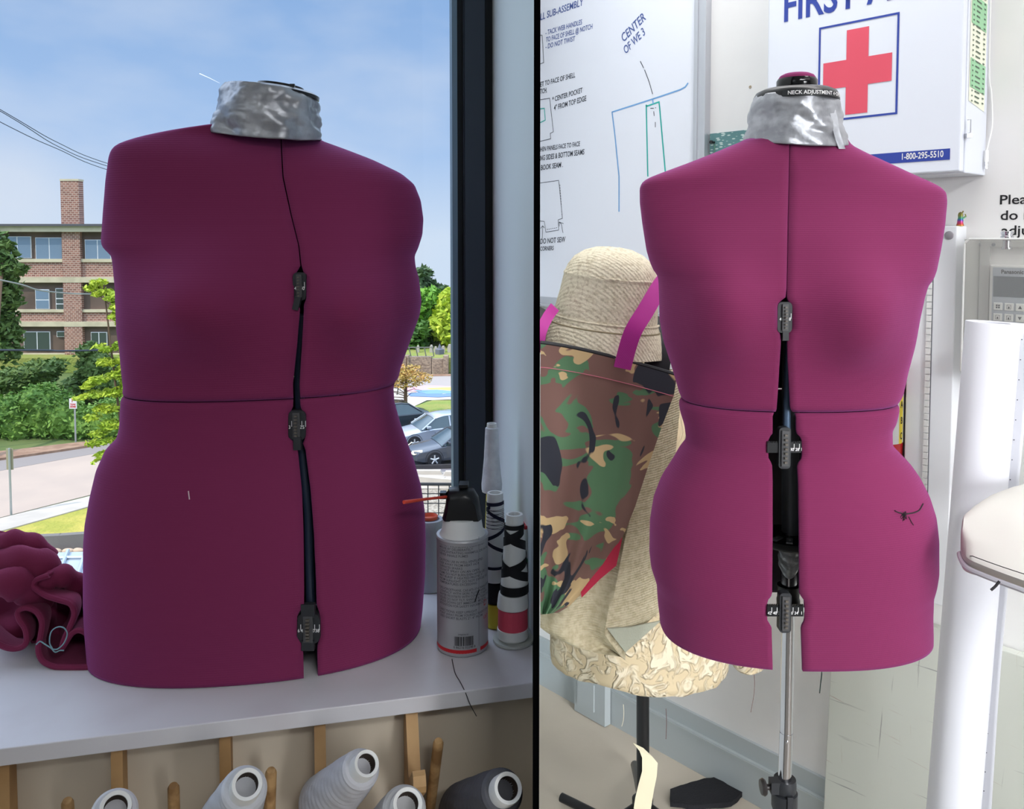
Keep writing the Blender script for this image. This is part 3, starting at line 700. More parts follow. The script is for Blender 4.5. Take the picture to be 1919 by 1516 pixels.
def neck(B_, root, base_py, base_cx, base_w, top_py, top_cx, top_w, Yc, amp, seedn, tilt=0, drop=.010):
    zb_, zt_ = P(base_cx, base_py, Yc).z, P(top_cx, top_py, Yc).z; xb, xt = P(base_cx, base_py, Yc).x, P(top_cx, top_py, Yc).x
    wb, wt = rpx(base_w/2, Yc), rpx(top_w/2, Yc)
    prof = [(0, 1.0), (.12, .985), (.3, .955), (.6, .94), (.85, .93), (.93, .95), (1, 1.0)]
    def fn(u, v):
        a_ = 2*PI*u; cx = lerp(xb, xt, v); w = lerp(wb, wt, v)
        k = 1 if v < .85 else lerp(1, .93, (v-.85)/.15)
        x = cx+w*k*math.cos(a_); y = Yc-.002+.058*k*math.sin(a_); z = lerp(zb_, zt_, v)
        z += tilt*(x-cx)/w - drop*(1-v)*(max(0, -math.sin(a_)))
        f = amp*(mnoise.noise(V(a_*2.2, v*3+seedn, seedn))+.8*math.sin(4*v*3+a_*5+seedn)*mnoise.noise(V(a_*1.3, v*2, 4+seedn)))+amp*.5*abs(mnoise.noise(V(a_*6, v*7, seedn+9)))
        return V(x+f*math.cos(a_), y+f*math.sin(a_), z)
    bm = NB(); grid(bm, 110, 34, fn, closeu=True)
    o = obj('neck_tape', bm, TAPE, root); solidify(o, .0015, 1); return o
tp = neck(BR, froot, 267, 1490, 180, 186, 1487, 152, YR_, .0042, 2.0, -.003, .011)
bm = NB(); ptsf = [P(1555, 190, YR_-.045), P(1562, 215, YR_-.05), P(1566, 240, YR_-.052), P(1572, 262, YR_-.052), P(1578, 279, YR_-.05)]
ribbon(bm, smooth_path(ptsf, 5), V(.005, .001, 0), V(0, .0006, 0)); obj('tape_flap', bm, TAPE, tp)
ncx = P(1490, 200, YR_); znk = lambda py: P(1490, py, YR_).z
bm = NB(); lathe(bm, V(ncx.x, YR_-.003, 0), Zv, [(.060, znk(192)), (.0595, znk(183)), (.056, znk(175)), (.048, znk(170)), (.034, znk(167.5)), (.030, znk(167))], 64); 
nc = obj('neck_cap', bm, BLACKP, froot)
q = text_bm('NECK ADJUSTMENT \u2190OPEN', .0072, 0, 'LEFT', 1.0, offset=.00015)
for v in q.verts: v.co.y += znk(189.5); v.co.z += .0008
wrap(q, V(ncx.x, YR_-.003, 0), .0603, -.50); obj('neck_lettering', q, WHITEINK, nc, smooth=False)
bm = NB(); rr = .0601
g_ = [[bm.verts.new(V(ncx.x, YR_-.003, 0)+V((rr+.0003)*math.sin(a_), -(rr+.0003)*math.cos(a_), z_)) for a_ in np.linspace(-.62, .62, 24)] for z_ in (znk(191.5), znk(181.5))]
for i in range(23): bm.faces.new((g_[0][i], g_[0][i+1], g_[1][i+1], g_[1][i]))
obj('lettering_band', bm, BLACKM, nc)
bm = NB(); lathe(bm, V(ncx.x+.001, YR_-.003, 0), Zv, [(.0275, znk(168)), (.0285, znk(166)), (.0285, znk(153)), (.027, znk(149.5)), (.0255, znk(149))], 56); kn = obj('neck_knob', bm, mat('glossy_black', rgb(16, 16, 18), .12), froot)
bm = NB(); lathe(bm, V(ncx.x+.001, YR_-.003, 0), Zv, [(.0265, znk(151)), (.0262, znk(148)), (.0235, znk(143)), (.018, znk(139.5)), (.010, znk(138)), (.0005, znk(137.5))], 56); obj('knob_cover', bm, BURG, kn)

d1 = dial(BR, froot, 1471, 595, 27, 58, [('40', -7), ('38', 7)])
bm = NB(); c_ = pos(BR, 1471, 628, .0); box(bm, c_, (.008, .008, .014)); obj('dial_stem', bm, BLACKM, d1, smooth=False)
d2 = dial(BR, froot, 1471, 840, 22, 78, [('30', 14), ('28', 24), ('I', 32)], scale=(64, 19, (0, 0)), off=.002, side=False)
d3 = dial(BR, froot, 1472, 1149, 22, 76, [('42', -30), ('40', -20), ('38', -10), ('36', 10), ('34', 20), ('I', 30)], scale=(68, 20, (1, -2)), off=.002, side=False)
# inner posts and stand
def pp(px, py, Y=YR_): return P(px, py, Y)
YP = YR_-.01
bm = NB(); tube(bm, [pp(1477, 545, 1.17), pp(1476, 640, 1.165), pp(1474.5, 815, 1.165), pp(1474, 850, 1.165)], [.0012, .004, .0055, .0055], 12); obj('front_bar', bm, BLUEBAR, froot)
bm = NB(); tube(bm, [pp(1482, 640, YP+.02), pp(1481, 1000, YP)], .0125, 28); obj('upper_post', bm, STEEL, froot)
bm = NB(); tube(bm, [pp(1480, 996, YP), pp(1478, 1110, YP)], .0118, 28); obj('inner_post', bm, CHROME, froot)
bm = NB(); lathe(bm, pp(1480, 1016, YP), Zv, [(.013, 0), (.045, .0), (.047, .003), (.047, .011), (.013, .012)], 40); br = obj('spreader_ring', bm, BLACKM, froot)
bm = NB()
for a_ in (-2.4, -1.9, -.9, -.5): c_ = pp(1480, 1016, YP)+V(.036*math.cos(a_), .036*math.sin(a_), .014); box(bm, c_, (.02, .009, .002), Matrix.Rotation(a_, 3, 'Z')); box(bm, c_+V(0, 0, .0015), (.003, .003, .003))
obj('bracket_plate', bm, STEEL, br, smooth=False)
def tw(u, v):
    a_ = 2*PI*u; r = .0150+.0016*mnoise.noise(V(a_*2, v*5, 1)); p0 = pp(1479, 1020, YP); L_ = rpx(60, YP)*(.62+.38*math.cos(a_+PI/2+.25)**2 if math.sin(a_) < .0 else .6)
    return p0+V(r*math.cos(a_), r*math.sin(a_), -L_*v)
bm = NB(); grid(bm, 60, 16, tw, closeu=True); obj('post_tape', bm, mat('silver_tape', rgb(200, 204, 210), .3, .3, bump=(60, .5, .004)), froot)
bm = NB(); lathe(bm, pp(1477, 1138, YP), Zv, [(.0125, 0), (.0165, .001), (.017, .012), (.0155, .016), (.0165, .03), (.0165, .034), (.0125, .035)], 32); obj('post_collar', bm, BLACKP, froot)
zb3 = pp(1475, 1478, YP).z; zmid = pp(1475, 1372, YP).z; xq = pp(1473, 1400, YP).x
bm = NB(); tube(bm, [V(pp(1478, 1120, YP).x, YP, pp(1478, 1120, YP).z), V(xq, YP, zmid)], .0092, 32); obj('chrome_post', bm, CHROME, froot)
bm = NB(); tube(bm, [V(xq, YP, zmid), V(xq-.0015, YP, zb3)], .0097, 32); cp = obj('chrome_post', bm, CHROME, froot)
bm = NB(); tube(bm, [V(xq-.002, YP-.0092, pp(0, 1384, YP).z), V(xq-.002, YP-.0115, pp(0, 1384, YP).z)], .0018, 14); obj('locking_pin', bm, CHROME, cp)
cc = V(xq-.001, YP, pp(1473, 1462, YP).z)
bm = NB(); lathe(bm, cc, Zv, [(.0105, .002), (.016, .003), (.017, -.004), (.017, -.015), (.0155, -.017), (.019, -.018), (.019, -.04), (.015, -.052), (.013, -.08), (.011, -.085)], 28); cl = obj('stand_clamp', bm, BLACKM, froot)
bm = NB(); box(bm, cc+V(-.0155, -.004, -.006), (.016, .016, .018)); box(bm, cc+V(.002, -.0185, -.026), (.008, .006, .026)); obj('clamp_block', bm, BLACKM, cl, smooth=False)
bm = NB(); c_ = cc+V(-.030, -.004, -.008); lathe(bm, c_, V(-1, 0, 0), [(.004, -.008), (.004, 0), (.010, 0), (.0118, .003), (.010, .007), (.002, .008)], 26, sx=1.15, sy=1); obj('clamp_knob', bm, mat('knob_brown_black', rgb(46, 42, 42), .4), cl)
bm = NB(); tube(bm, [V(xq-.001, YP, cc.z-.05), V(xq-.001, YP, .13)], .0125, 24); obj('lower_post', bm, BLACKM, froot)
hub = V(xq, YP, .16); bm = NB(); lathe(bm, hub, Zv, [(.012, -.03), (.026, -.03), (.028, 0), (.02, .03), (.012, .032)], 24); obj('leg_hub', bm, BLACKM, froot)
for a_ in (math.radians(28), math.radians(118), math.radians(208), math.radians(298)):
    f_ = hub+V(.30*math.cos(a_), .30*math.sin(a_), -.15); bm = NB(); tube(bm, smooth_path([hub+V(0, 0, -.005), hub+V(.12*math.cos(a_), .12*math.sin(a_), -.02), f_+V(0, 0, .012)], 6), .009, 10); lg = obj('leg', bm, BLACKM, froot)
    bm = NB(); lathe(bm, V(f_.x, f_.y, 0), Zv, [(.012, .0), (.012, .016), (.009, .02)], 16); obj('leg_foot', bm, BLACKP, lg)
# thread tangle with a glass headed pin on the hip
tpp = [(1677, 957), (1683, 960), (1690, 962), (1695, 966), (1700, 963), (1712, 961), (1722, 957), (1727, 950), (1730, 944)]
c3 = [pos(BR, a_, b_, .002) for a_, b_ in tpp]
bm = NB(); tube(bm, smooth_path(c3, 5), .0008, 6)
for k in range(5):
    bp = c3[3]; tube(bm, smooth_path([bp+V(random.uniform(-.006, .006), -.001, random.uniform(-.01, .006)) for _ in range(4)], 4), .0004, 4)
tube(bm, smooth_path([pos(BR, 1703, 968, .001), pos(BR, 1708, 978, .001), pos(BR, 1712, 984, .001)], 4), .0005, 4)
o = obj('loose_thread', bm, BLACKINK, origin=c3[3]); tag(o, 'tangled black thread on the right hip of the burgundy dress form', 'thread')
bm = NB(); lathe(bm, P(1736, 946, 1.245)+V(0, -.004, 0), V(.5, 0, -.8), [(.0005, -.004), (.0022, -.003), (.0028, 0), (.0022, .003), (.0005, .004)], 14); tube(bm, [P(1730, 941, 1.235), P(1737, 948, 1.24)], .0005, 6)
o = obj('glass_head_pin', bm, mat('dark_bead', rgb(40, 14, 26), .15), origin=P(1736, 946, 1.245)); tag(o, 'dark bead headed pin stuck in the dress form hip', 'pin')
bm = NB(); tube(bm, smooth_path([pos(BR, 1539, 1246, -.003), P(1540, 1262, 1.12), P(1538, 1280, 1.12), P(1536, 1299, 1.12)], 5), [.0005]*5+[.0008]*5+[.0007]*6, 6)
o = obj('hanging_thread', bm, mat('green_black_thread', rgb(38, 52, 50), .7), origin=P(1539, 1250, 1.12)); tag(o, 'twisted dark thread hanging from the dress form hem', 'thread')

# ---------------- left form
LL = [(225, 402), (235, 400), (240, 350), (252, 290), (259, 262), (266, 240), (273, 223), (283, 214), (296, 210), (340, 205), (400, 202), (452, 201), (462, 204), (470, 212), (478, 222), (488, 224), (500, 226), (540, 232), (575, 234), (610, 235), (650, 240), (690, 242), (720, 245), (730, 240), (756, 239), (790, 237), (812, 232), (822, 222), (833, 211), (870, 195), (917, 185), (965, 177), (1000, 175), (1100, 175), (1150, 177), (1240, 184), (1400, 186)]
RL = [(225, 585), (250, 590), (262, 598), (280, 648), (300, 700), (325, 752), (345, 776), (375, 788), (410, 793), (440, 791), (465, 783), (480, 776), (500, 778), (521, 784), (563, 789), (591, 786), (621, 775), (657, 762), (690, 750), (718, 744), (727, 736), (757, 738), (796, 749), (832, 762), (868, 775), (915, 788), (960, 795), (1020, 797), (1080, 796), (1150, 791), (1200, 785), (1400, 785)]
GL_ = [(225, 524, 526), (330, 529, 531.2), (400, 544, 546), (460, 559, 561), (498, 563, 565), (508, 556, 568), (516, 551, 574), (560, 551, 574), (572, 560, 569), (580, 562, 569.5), (645, 557, 566), (720, 549, 562), (745, 550, 563), (765, 549, 564), (776, 540, 572), (820, 540, 573), (832, 555, 568), (842, 558, 573), (920, 566, 583), (1000, 569, 589), (1090, 570, 593), (1135, 570, 594), (1152, 557, 600), (1195, 556, 601), (1212, 568, 595), (1250, 569, 596), (1320, 570, 597)]
DEPL = [(200, .020, .03), (243, .024, .034), (262, .044, .044), (290, .060, .055), (310, .066, .06), (345, .072, .07), (400, .082, .075), (470, .098, .085), (560, .110, .09), (640, .110, .09), (700, .104, .085), (760, .100, .085), (820, .102, .085), (900, .116, .10), (980, .124, .105), (1100, .126, .105), (1240, .124, .10), (1400, .124, .10)]
YL_ = 1.113
BL = Body(YL_, .03, LL, RL, GL_, DEPL, [(385, 570, 100, 88, .052), (668, 575, 72, 88, .046)])
hemL = 450
# the hem rests on the counter
def rowof(z, Y): return proj(V(0, Y, z))[1]
hemL = rowof(ZC+.0012, YL_)
lroot = thing('dress_form', 'burgundy legless dress form with taped neck standing on the window counter', 'dress form', V(BL.row(ZC+.01)[1], YL_, ZC))
make_form(BL, lroot, 241, 724, hemL)
tp = neck(BL, lroot, 253, 498, 200, 170, 507, 160, YL_, .0050, 7.0, -.0062, .010)
bm = NB(); c_ = P(532, 161, YL_-.01)
lathe(bm, P(525, 172, YL_), (V(.13, 0, 1)).normalized(), [(.050, -.004), (.050, .0), (.044, .003), (.030, .005), (.029, .008), (.001, .009)], 40); ncl = obj('neck_cap', bm, BLACKP, lroot)
bm = NB(); box(bm, P(548, 162, YL_-.03), (.006, .004, .006)); obj('cap_tab', bm, BLACKP, ncl, smooth=False)
e1 = dial(BL, lroot, 561, 537, 24, 52, [('4', -7), ('40', 6)])
bm = NB(); box(bm, pos(BL, 557, 568, .0), (.007, .008, .016), Matrix.Rotation(.25, 3, 'Y')); obj('dial_stem', bm, BLACKM, e1, smooth=False)
e2 = dial(BL, lroot, 556, 797, 32, 56, [('3', -13), ('32', 6), ('5', 13)])
bm = NB(); box(bm, pos(BL, 558, 830, .0), (.009, .008, .016)); obj('dial_stem', bm, BLACKM, e2, smooth=False)
e3 = dial(BL, lroot, 578, 1178, 42, 58, [('6', -18), ('42', -10), ('40', 8), ('38', 17)])
bm = NB(); box(bm, pos(BL, 578, 1143, .0), (.016, .008, .016)); obj('dial_stem', bm, BLACKM, e3, smooth=False)
bm = NB(); box(bm, pos(BL, 578, 1208, .0), (.015, .008, .012)); obj('dial_stem', bm, BLACKM, e3, smooth=False)
bm = NB(); tube(bm, [V(P(570, 700, YL_).x+.03, YL_+.02, 1.33), V(P(570, 1100, YL_).x+.03, YL_+.02, ZC+.03)], .0125, 24); obj('inner_post', bm, BLUEBAR, lroot)
bm = NB(); tube(bm, [pos(BL, 566, 590, -.02), pos(BL, 560, 720, -.02), pos(BL, 566, 840, -.02), pos(BL, 578, 960, -.02), pos(BL, 582, 1130, -.02)], .006, 10); obj('front_bar', bm, mat('navy_bar', rgb(36, 46, 66), .5), lroot)
# a pin
bm = NB(); c_ = pos(BL, 354, 926, .001); tube(bm, [pos(BL, 353, 920, .001), pos(BL, 355, 936, .001)], .0007, 6); o = obj('sewing_pin', bm, mat('pin_white', rgb(200, 170, 180), .3), origin=c_); tag(o, 'pale sewing pin in the lower left of the dress form on the counter', 'pin')
# ================================================================ RIGHT BAY: WALL THINGS
def wbox2(px0, px1, py_t, py_b, o0, o1, bm=None, pyref=None):
    """box on the wall whose front face (offset o1) spans px0..px1 and, at mid column, rows py_t..py_b"""
    pm = (px0+px1)/2; s0, _ = wc(px0, 700, o1); s1, _ = wc(px1, 700, o1); zt_ = wc(pm, py_t, o1)[1]; zb_ = wc(pm, py_b, o1)[1]
    bm = bm or NB(); obox(bm, R0, WU, WN, Zv, (s0, o0, zb_), (s1, o1, zt_)); return bm, s0, s1, zb_, zt_
def walltext(s_t, px, py, hpx, off, m=None, width=1, rot=0, shear=0, offs=0, align='LEFT'):
    """text standing on the wall, its baseline start at px,py, hpx = cap height in rows"""
    p = wp(px, py, off); hgt = abs(wp(px, py-hpx, off).z-p.z)/.70
    q = text_bm(s_t, hgt, 0, align, width, offset=offs*hgt, shear=shear)
    M = frame_matrix(p, WU, Zv, WN) @ Matrix.Rotation(rot, 4, 'Z'); bmesh.ops.transform(q, matrix=M, verts=q.verts); return q
def wallpoly(bm, pts, off, w):
    """marker stroke following px,py points on the wall"""
    c_ = [wp(a_, b_, off) for a_, b_ in pts]
    for p, q in zip(c_, c_[1:]):
        d = (q-p).normalized(); n = d.cross(WN)*w*.5; e_ = d*w*.3
        quad(bm, [p-n-e_, p+n-e_, q+n+e_, q-n+e_])
# whiteboard
sl, _ = wc(1012, 300, .018); sr, _ = wc(1299, 300, .018); sr2, _ = wc(1322, 300, .018)
sl = (WR-R0).dot(WU)+.004
zbb = wc(1020, 556, .018)[1]; zbt = 2.45
wbr = thing('whiteboard', 'large white marker board with handwritten sewing notes and aluminium frame', 'whiteboard', WP((sl+sr)/2, zbb, 0))
bm = NB(); obox(bm, R0, WU, WN, Zv, (sl, 0, zbb), (sr, .014, zbt)); obj('board', bm, mat('whiteboard_enamel', rgb(224, 227, 236), .12, coat=.3), wbr, smooth=False)
ALU = mat('aluminium', rgb(196, 198, 204), .35, .6)
bm = NB(); obox(bm, R0, WU, WN, Zv, (sr, 0, zbb-.03), (sr2, .02, zbt)); obj('frame', bm, ALU, wbr, smooth=False)
bm = NB(); obox(bm, R0, WU, WN, Zv, (sr+(sr2-sr)*.2, .02, zbb-.03), (sr+(sr2-sr)*.35, .023, zbt)); obox(bm, R0, WU, WN, Zv, (sr+(sr2-sr)*.8, .02, zbb-.03), (sr2, .023, zbt)); obj('frame_ridge', bm, ALU, wbr, smooth=False)
bm = NB(); obox(bm, R0, WU, WN, Zv, (sl, 0, zbb-.028), (sr, .022, zbb)); obox(bm, R0, WU, WN, Zv, (sl, .022, zbb-.026), (sr, .05, zbb-.021)); obj('pen_tray', bm, ALU, wbr, smooth=False)
IB = mat('marker_blue', rgb(70, 90, 150), .5); IK = mat('marker_black', rgb(44, 50, 62), .5); IT = mat('marker_teal', rgb(40, 170, 160), .5); IL = mat('marker_light_blue', rgb(110, 160, 210), .5)
bo = .0146
def hand(bm, s_t, px, py, h, w=.62, rot=0.0, sh=.15, offs=.012): add_bm(bm, walltext(s_t, px, py, h*1.12, bo, width=w*1.1, rot=rot, shear=sh, offs=offs))
def note(lines, m, strokes=(), w=.0018, name='handwriting'):
    bm = NB()
    for l in lines: hand(bm, *l)
    for p_ in strokes: wallpoly(bm, p_, bo, w)
    return obj(name, bm, m, wbr, smooth=False)
note([("LL SUB-ASSEMBLY", 1012, 38, 11, .74, .05)], IB)
note([("- TACK WEB HANDLES", 1022, 66, 8, .66, .03), ("TO FACE OF SHELL @ NOTCH", 1023, 79, 8, .62, .03), ("- DO NOT TWIST", 1022, 92, 8, .70, .03)], IB)
note([("CENTER", 1168, 80, 15, .66, .55), ("OF WE 3", 1172, 102, 14, .60, .55)], IB)
note([], IK, [[(1012, 66), (1016, 66), (1019, 117), (1012, 120)]], name='marker_drawing')
note([("ET TO FACE OF SHELL", 1012, 163, 8, .66, .06), ("TCH.", 1012, 176, 8, .6, .03)], IK)
note([("* CENTER POCKET", 1035, 191, 8, .66, .10), ("4\" FROM TOP EDGE", 1038, 207, 8.5, .64, .10)], IK)
note([], IK, [[(1012, 187), (1030, 184), (1037, 247), (1031, 250), (1032, 260), (1012, 265)]], name='marker_drawing')
note([("HEN PANELS FACE TO FACE", 1012, 284, 7.5, .62, .02), ("NG SIDES & BOTTOM SEAMS", 1012, 301, 8.5, .60, .03), ("BOOK SEAM .", 1013, 319, 8.5, .66, .04)], IK)
note([("DO NOT SEW", 1012, 457, 8.5, .70, .06), ("CORNERS", 1012, 470, 7, .66, .05)], IK)
st = [[(1012, 343), (1047, 338), (1054, 409), (1046, 412), (1047, 431), (1023, 435), (1020, 415), (1012, 414)], [(1055, 436), (1052, 420), (1048, 416)], [(1048, 424), (1048, 416), (1056, 419)], [(1016, 447), (1017, 424)], [(1013, 428), (1017, 423), (1020, 427)]]
st += [[(1049+k*.35, 346+k*5), (1049.4+k*.35, 348.5+k*5)] for k in range(12)]+[[(1025+k*3.4, 430-k*.6), (1026.6+k*3.4, 429.8-k*.6)] for k in range(6)]
note([], IK, st, .0016, 'marker_drawing')
note([], IK, [[(1200, 115), (1206, 127)], [(1208, 131), (1216, 152), (1223, 176)]], .002, 'pencil_line')
note([], IK, [[(1219, 203), (1225, 203)], [(1228, 202), (1229, 202)], [(1225, 209), (1226, 217)], [(1228, 229), (1228, 238)]], .002, 'dashed_mark')
note([], IT, [[(1214, 330), (1211, 197), (1212, 199), (1235, 191), (1236, 200), (1247, 325)]], .0042, 'teal_strip_drawing')
note([], IT, [[(1012, 204), (1020, 203), (1022, 225), (1012, 230)]], .003, 'teal_box_drawing')
note([], IL, [[(1160, 396), (1160, 330), (1152, 250), (1147, 210), (1225, 185), (1275, 168), (1284, 163), (1289, 156)], [(1223, 186), (1224, 194)]], .004, 'blue_outline_drawing')

# teal printed swatch pinned to the wall
bm, s0, s1, z0, z1 = wbox2(1325, 1404, 247, 300, 0, .004)
SW = bpy.data.materials.new('teal_print'); SW.use_nodes = True; t_ = SW.node_tree; b_ = t_.nodes['Principled BSDF']; b_.inputs['Roughness'].default_value = .8
tc = N(t_, 'ShaderNodeTexCoord'); mp = N(t_, 'ShaderNodeMapping'); mp.inputs['Scale'].default_value = (60, 60, 190); br_ = N(t_, 'ShaderNodeTexVoronoi'); br_.inputs['Scale'].default_value = 1; rp = N(t_, 'ShaderNodeValToRGB')
t_.links.new(tc.outputs['Object'], mp.inputs[0]); t_.links.new(mp.outputs[0], br_.inputs['Vector']); t_.links.new(br_.outputs['Distance'], rp.inputs[0]); t_.links.new(rp.outputs[0], b_.inputs['Base Color'])
rp.color_ramp.elements[0].color = rgb(190, 208, 204); rp.color_ramp.elements[0].position = .28; rp.color_ramp.elements[1].color = rgb(92, 134, 136); rp.color_ramp.elements[1].position = .36
o = obj('fabric_swatch', bm, SW, origin=WP((s0+s1)/2, z0, 0), smooth=False); tag(o, 'teal patterned fabric swatch pinned beside the whiteboard', 'fabric swatch')
bm = NB(); p = wp(1338, 267, .004); lathe(bm, p, WN, [(.0035, 0), (.003, .008), (.0048, .010), (.0045, .014), (.001, .015)], 18); o = obj('push_pin', bm, BLACKP, origin=p); tag(o, 'black push pin holding the teal swatch', 'push pin')
bm = NB(); tube(bm, smooth_path([wp(1339, 270, .008), wp(1339, 284, .006), wp(1334, 297, .006)], 4), .0008, 5); o = obj('hanging_thread', bm, mat('green_thread', rgb(110, 160, 120), .7), origin=p); tag(o, 'thin green thread hanging from the push pin', 'thread')
bm = NB(); p = wp(1406, 163, .0); lathe(bm, p, WN, [(.004, 0), (.0035, .0012), (.002, .0016), (.001, .0003)], 12); o = obj('wall_plug', bm, mat('plug_beige', rgb(176, 162, 140), .7), origin=p); tag(o, 'small beige screw plug in the wall left of the first aid cabinet', 'wall plug')

# first aid cabinet
FO = .125
bm = NB(); s0, _ = wc(1437, 300, FO); s1, _ = wc(1800, 320, FO); zb_ = wc(1797, 323, FO)[1]; zt_ = zb_+.62
CABW = mat('cabinet_white', rgb(216, 220, 230), .3, coat=.2)
cabr = thing('first_aid_cabinet', 'white metal first aid cabinet with red cross hung on the wall', 'first aid cabinet', WP((s0+s1)/2, zb_, 0))
obox(bm, R0, WU, WN, Zv, (s0, .001, zb_), (s1, FO-.02, zt_)); o = obj('cabinet_body', bm, CABW, cabr, smooth=False); bevel(o, .002)
bm = NB(); obox(bm, R0, WU, WN, Zv, (s0-.002, FO-.018, zb_+.002), (s1-.001, FO, zt_)); d_ = obj('cabinet_door', bm, CABW, cabr, smooth=False); bevel(d_, .003)
CB = mat('sign_blue', rgb(40, 62, 150), .4); CR = mat('sign_red', rgb(214, 78, 98), .45)
fo = FO+.0008
# square outline and cross
p00 = wp(1535, 52, fo); p11 = wp(1686, 22, fo); ss0 = (p00-R0).dot(WU); ss1 = (p11-R0).dot(WU); zq1 = (p00.z+p11.z)/2; pb = wp(1679, 214, fo); zq0 = pb.z
bm = NB(); w_ = .0042
def wq(bm, a_, b_, c_, d2, off): quad(bm, [WP(a_, c_, off), WP(b_, c_, off), WP(b_, d2, off), WP(a_, d2, off)])
wq(bm, ss0, ss1, zq0, zq0+w_, fo); wq(bm, ss0, ss1, zq1-w_, zq1, fo); wq(bm, ss0, ss0+w_, zq0+w_, zq1-w_, fo); wq(bm, ss1-w_, ss1, zq0+w_, zq1-w_, fo)
obj('square_outline', bm, CB, d_, smooth=False)
def fx(px, py): q = wp(px, py, fo); return (q-R0).dot(WU), q.z
a1, c1 = fx(1543, 121); a2, _ = fx(1586, 110); a3, _ = fx(1628, 80); a4, c4 = fx(1672, 96); cz1 = wp(1607, 53, fo).z; cz0 = wp(1603, 213, fo).z
h1 = (c1+c4)/2; h0 = (fx(1543, 170)[1]+fx(1670, 150)[1])/2
bm = NB(); wq(bm, a2, a3, cz0, cz1, fo); wq(bm, a1, a2, h0, h1, fo); wq(bm, a3, a4, h0, h1, fo); obj('red_cross', bm, CR, d_, smooth=False)
# blue band + phone number
b0, zz0 = fx(1560, 308); b1, zz1 = fx(1780, 299); zt2 = fx(1780, 278)[1]
bm = NB(); wq(bm, b0, b1, zz1, zt2, fo); obj('blue_band', bm, CB, d_, smooth=False)
q = text_bm('1-800-295-5510', abs(wp(1688, 300, fo).z-wp(1688, 288.5, fo).z)/.7, 0, 'LEFT', .8, offset=.0003); tx = fx(1688, 300)
wq_ = max(v.co.x for v in q.verts); tw_ = fx(1768, 295)[0]-tx[0]
for v in q.verts: v.co.x *= tw_/wq_
bmesh.ops.transform(q, matrix=frame_matrix(WP(tx[0], (zz1+zt2)/2-.0045, fo+.0004), WU, Zv, WN), verts=q.verts); obj('phone_number', q, WHITEINK, d_, smooth=False)
q = text_bm('FIRST AID', .092, 0, 'LEFT', .78, offset=.0016); tx = fx(1466, 41)
bmesh.ops.transform(q, matrix=frame_matrix(WP(tx[0], tx[1], fo), WU, Zv, WN), verts=q.verts); obj('heading_lettering', q, CB, d_, smooth=False)
# chart on the cabinet side, latch
def sp(t, z, off=.0006): return WP(s1, z, t)+WU*off      # side face: t = distance from the wall
sd = FO-.02
bm = NB(); zc0 = zb_+.125; quad(bm, [sp(sd-.008, zc0+.012), sp(.018, zc0-.002), sp(.012, zt_-.03), sp(sd-.006, zt_-.03)]); 
chart = obj('paper_chart', bm, mat('chart_cream', rgb(226, 228, 208), .7), cabr, smooth=False)
GRN = mat('chart_green', rgb(150, 196, 156), .7)
for z_a, z_b in ((zc0+.030, zc0+.085), (zc0+.15, zc0+.205), (zc0+.27, zc0+.33)):
    bm = NB(); quad(bm, [sp(sd-.012, z_a+.009, .0012), sp(.020, z_a, .0012), sp(.019, z_b, .0012), sp(sd-.012, z_b+.009, .0012)])
    obj('green_chart_row', bm, GRN, chart, smooth=False)
bm = NB(); random.seed(5)
for k in range(36):
    z_ = zc0+.012+k*.0095
    for t0, ln in ((sd-.018, .006), (sd-.034, .014+.012*random.random()), (.034, .008)):
        quad(bm, [sp(t0, z_, .0018), sp(t0-ln, z_-ln*.1, .0018), sp(t0-ln, z_-ln*.1+.0028, .0018), sp(t0, z_+.0028, .0018)])
obj('chart_print', bm, mat('chart_ink', rgb(90, 104, 92), .7), chart, smooth=False)
bm = NB(); c_ = sp(sd+.004, zb_+.085, .004); tube(bm, [c_+Zv*.014, c_+Zv*.014+WU*.006, c_-Zv*.010+WU*.006, c_-Zv*.012], .0012, 8); box(bm, c_-Zv*.016+WU*.002, (.010, .010, .008)); obj('latch', bm, ALU, cabr)
# cable with plug
cb_ = [sp(.010, zt_-.1, .004), sp(.008, zb_+.22, .004), sp(.004, zb_+.16, .008), sp(-.0+.006, zb_+.10, .012), sp(.012, zb_+.06, .008), sp(.016, zb_+.045, .006)]
bm = NB(); tube(bm, smooth_path(cb_, 6), .0013, 7); cbl = thing('charging_cable', 'thin white cable with metal plug hanging beside the first aid cabinet', 'cable', cb_[-1]); obj('cable', bm, PLASTW, cbl)
bm = NB(); box(bm, cb_[-1]-Zv*.008, (.006, .006, .022)); obj('plug_housing', bm, PLASTW, cbl, smooth=False)
bm = NB(); box(bm, cb_[-1]-Zv*.026, (.005, .004, .014)); obj('plug_tip', bm, CHROME, cbl, smooth=False)

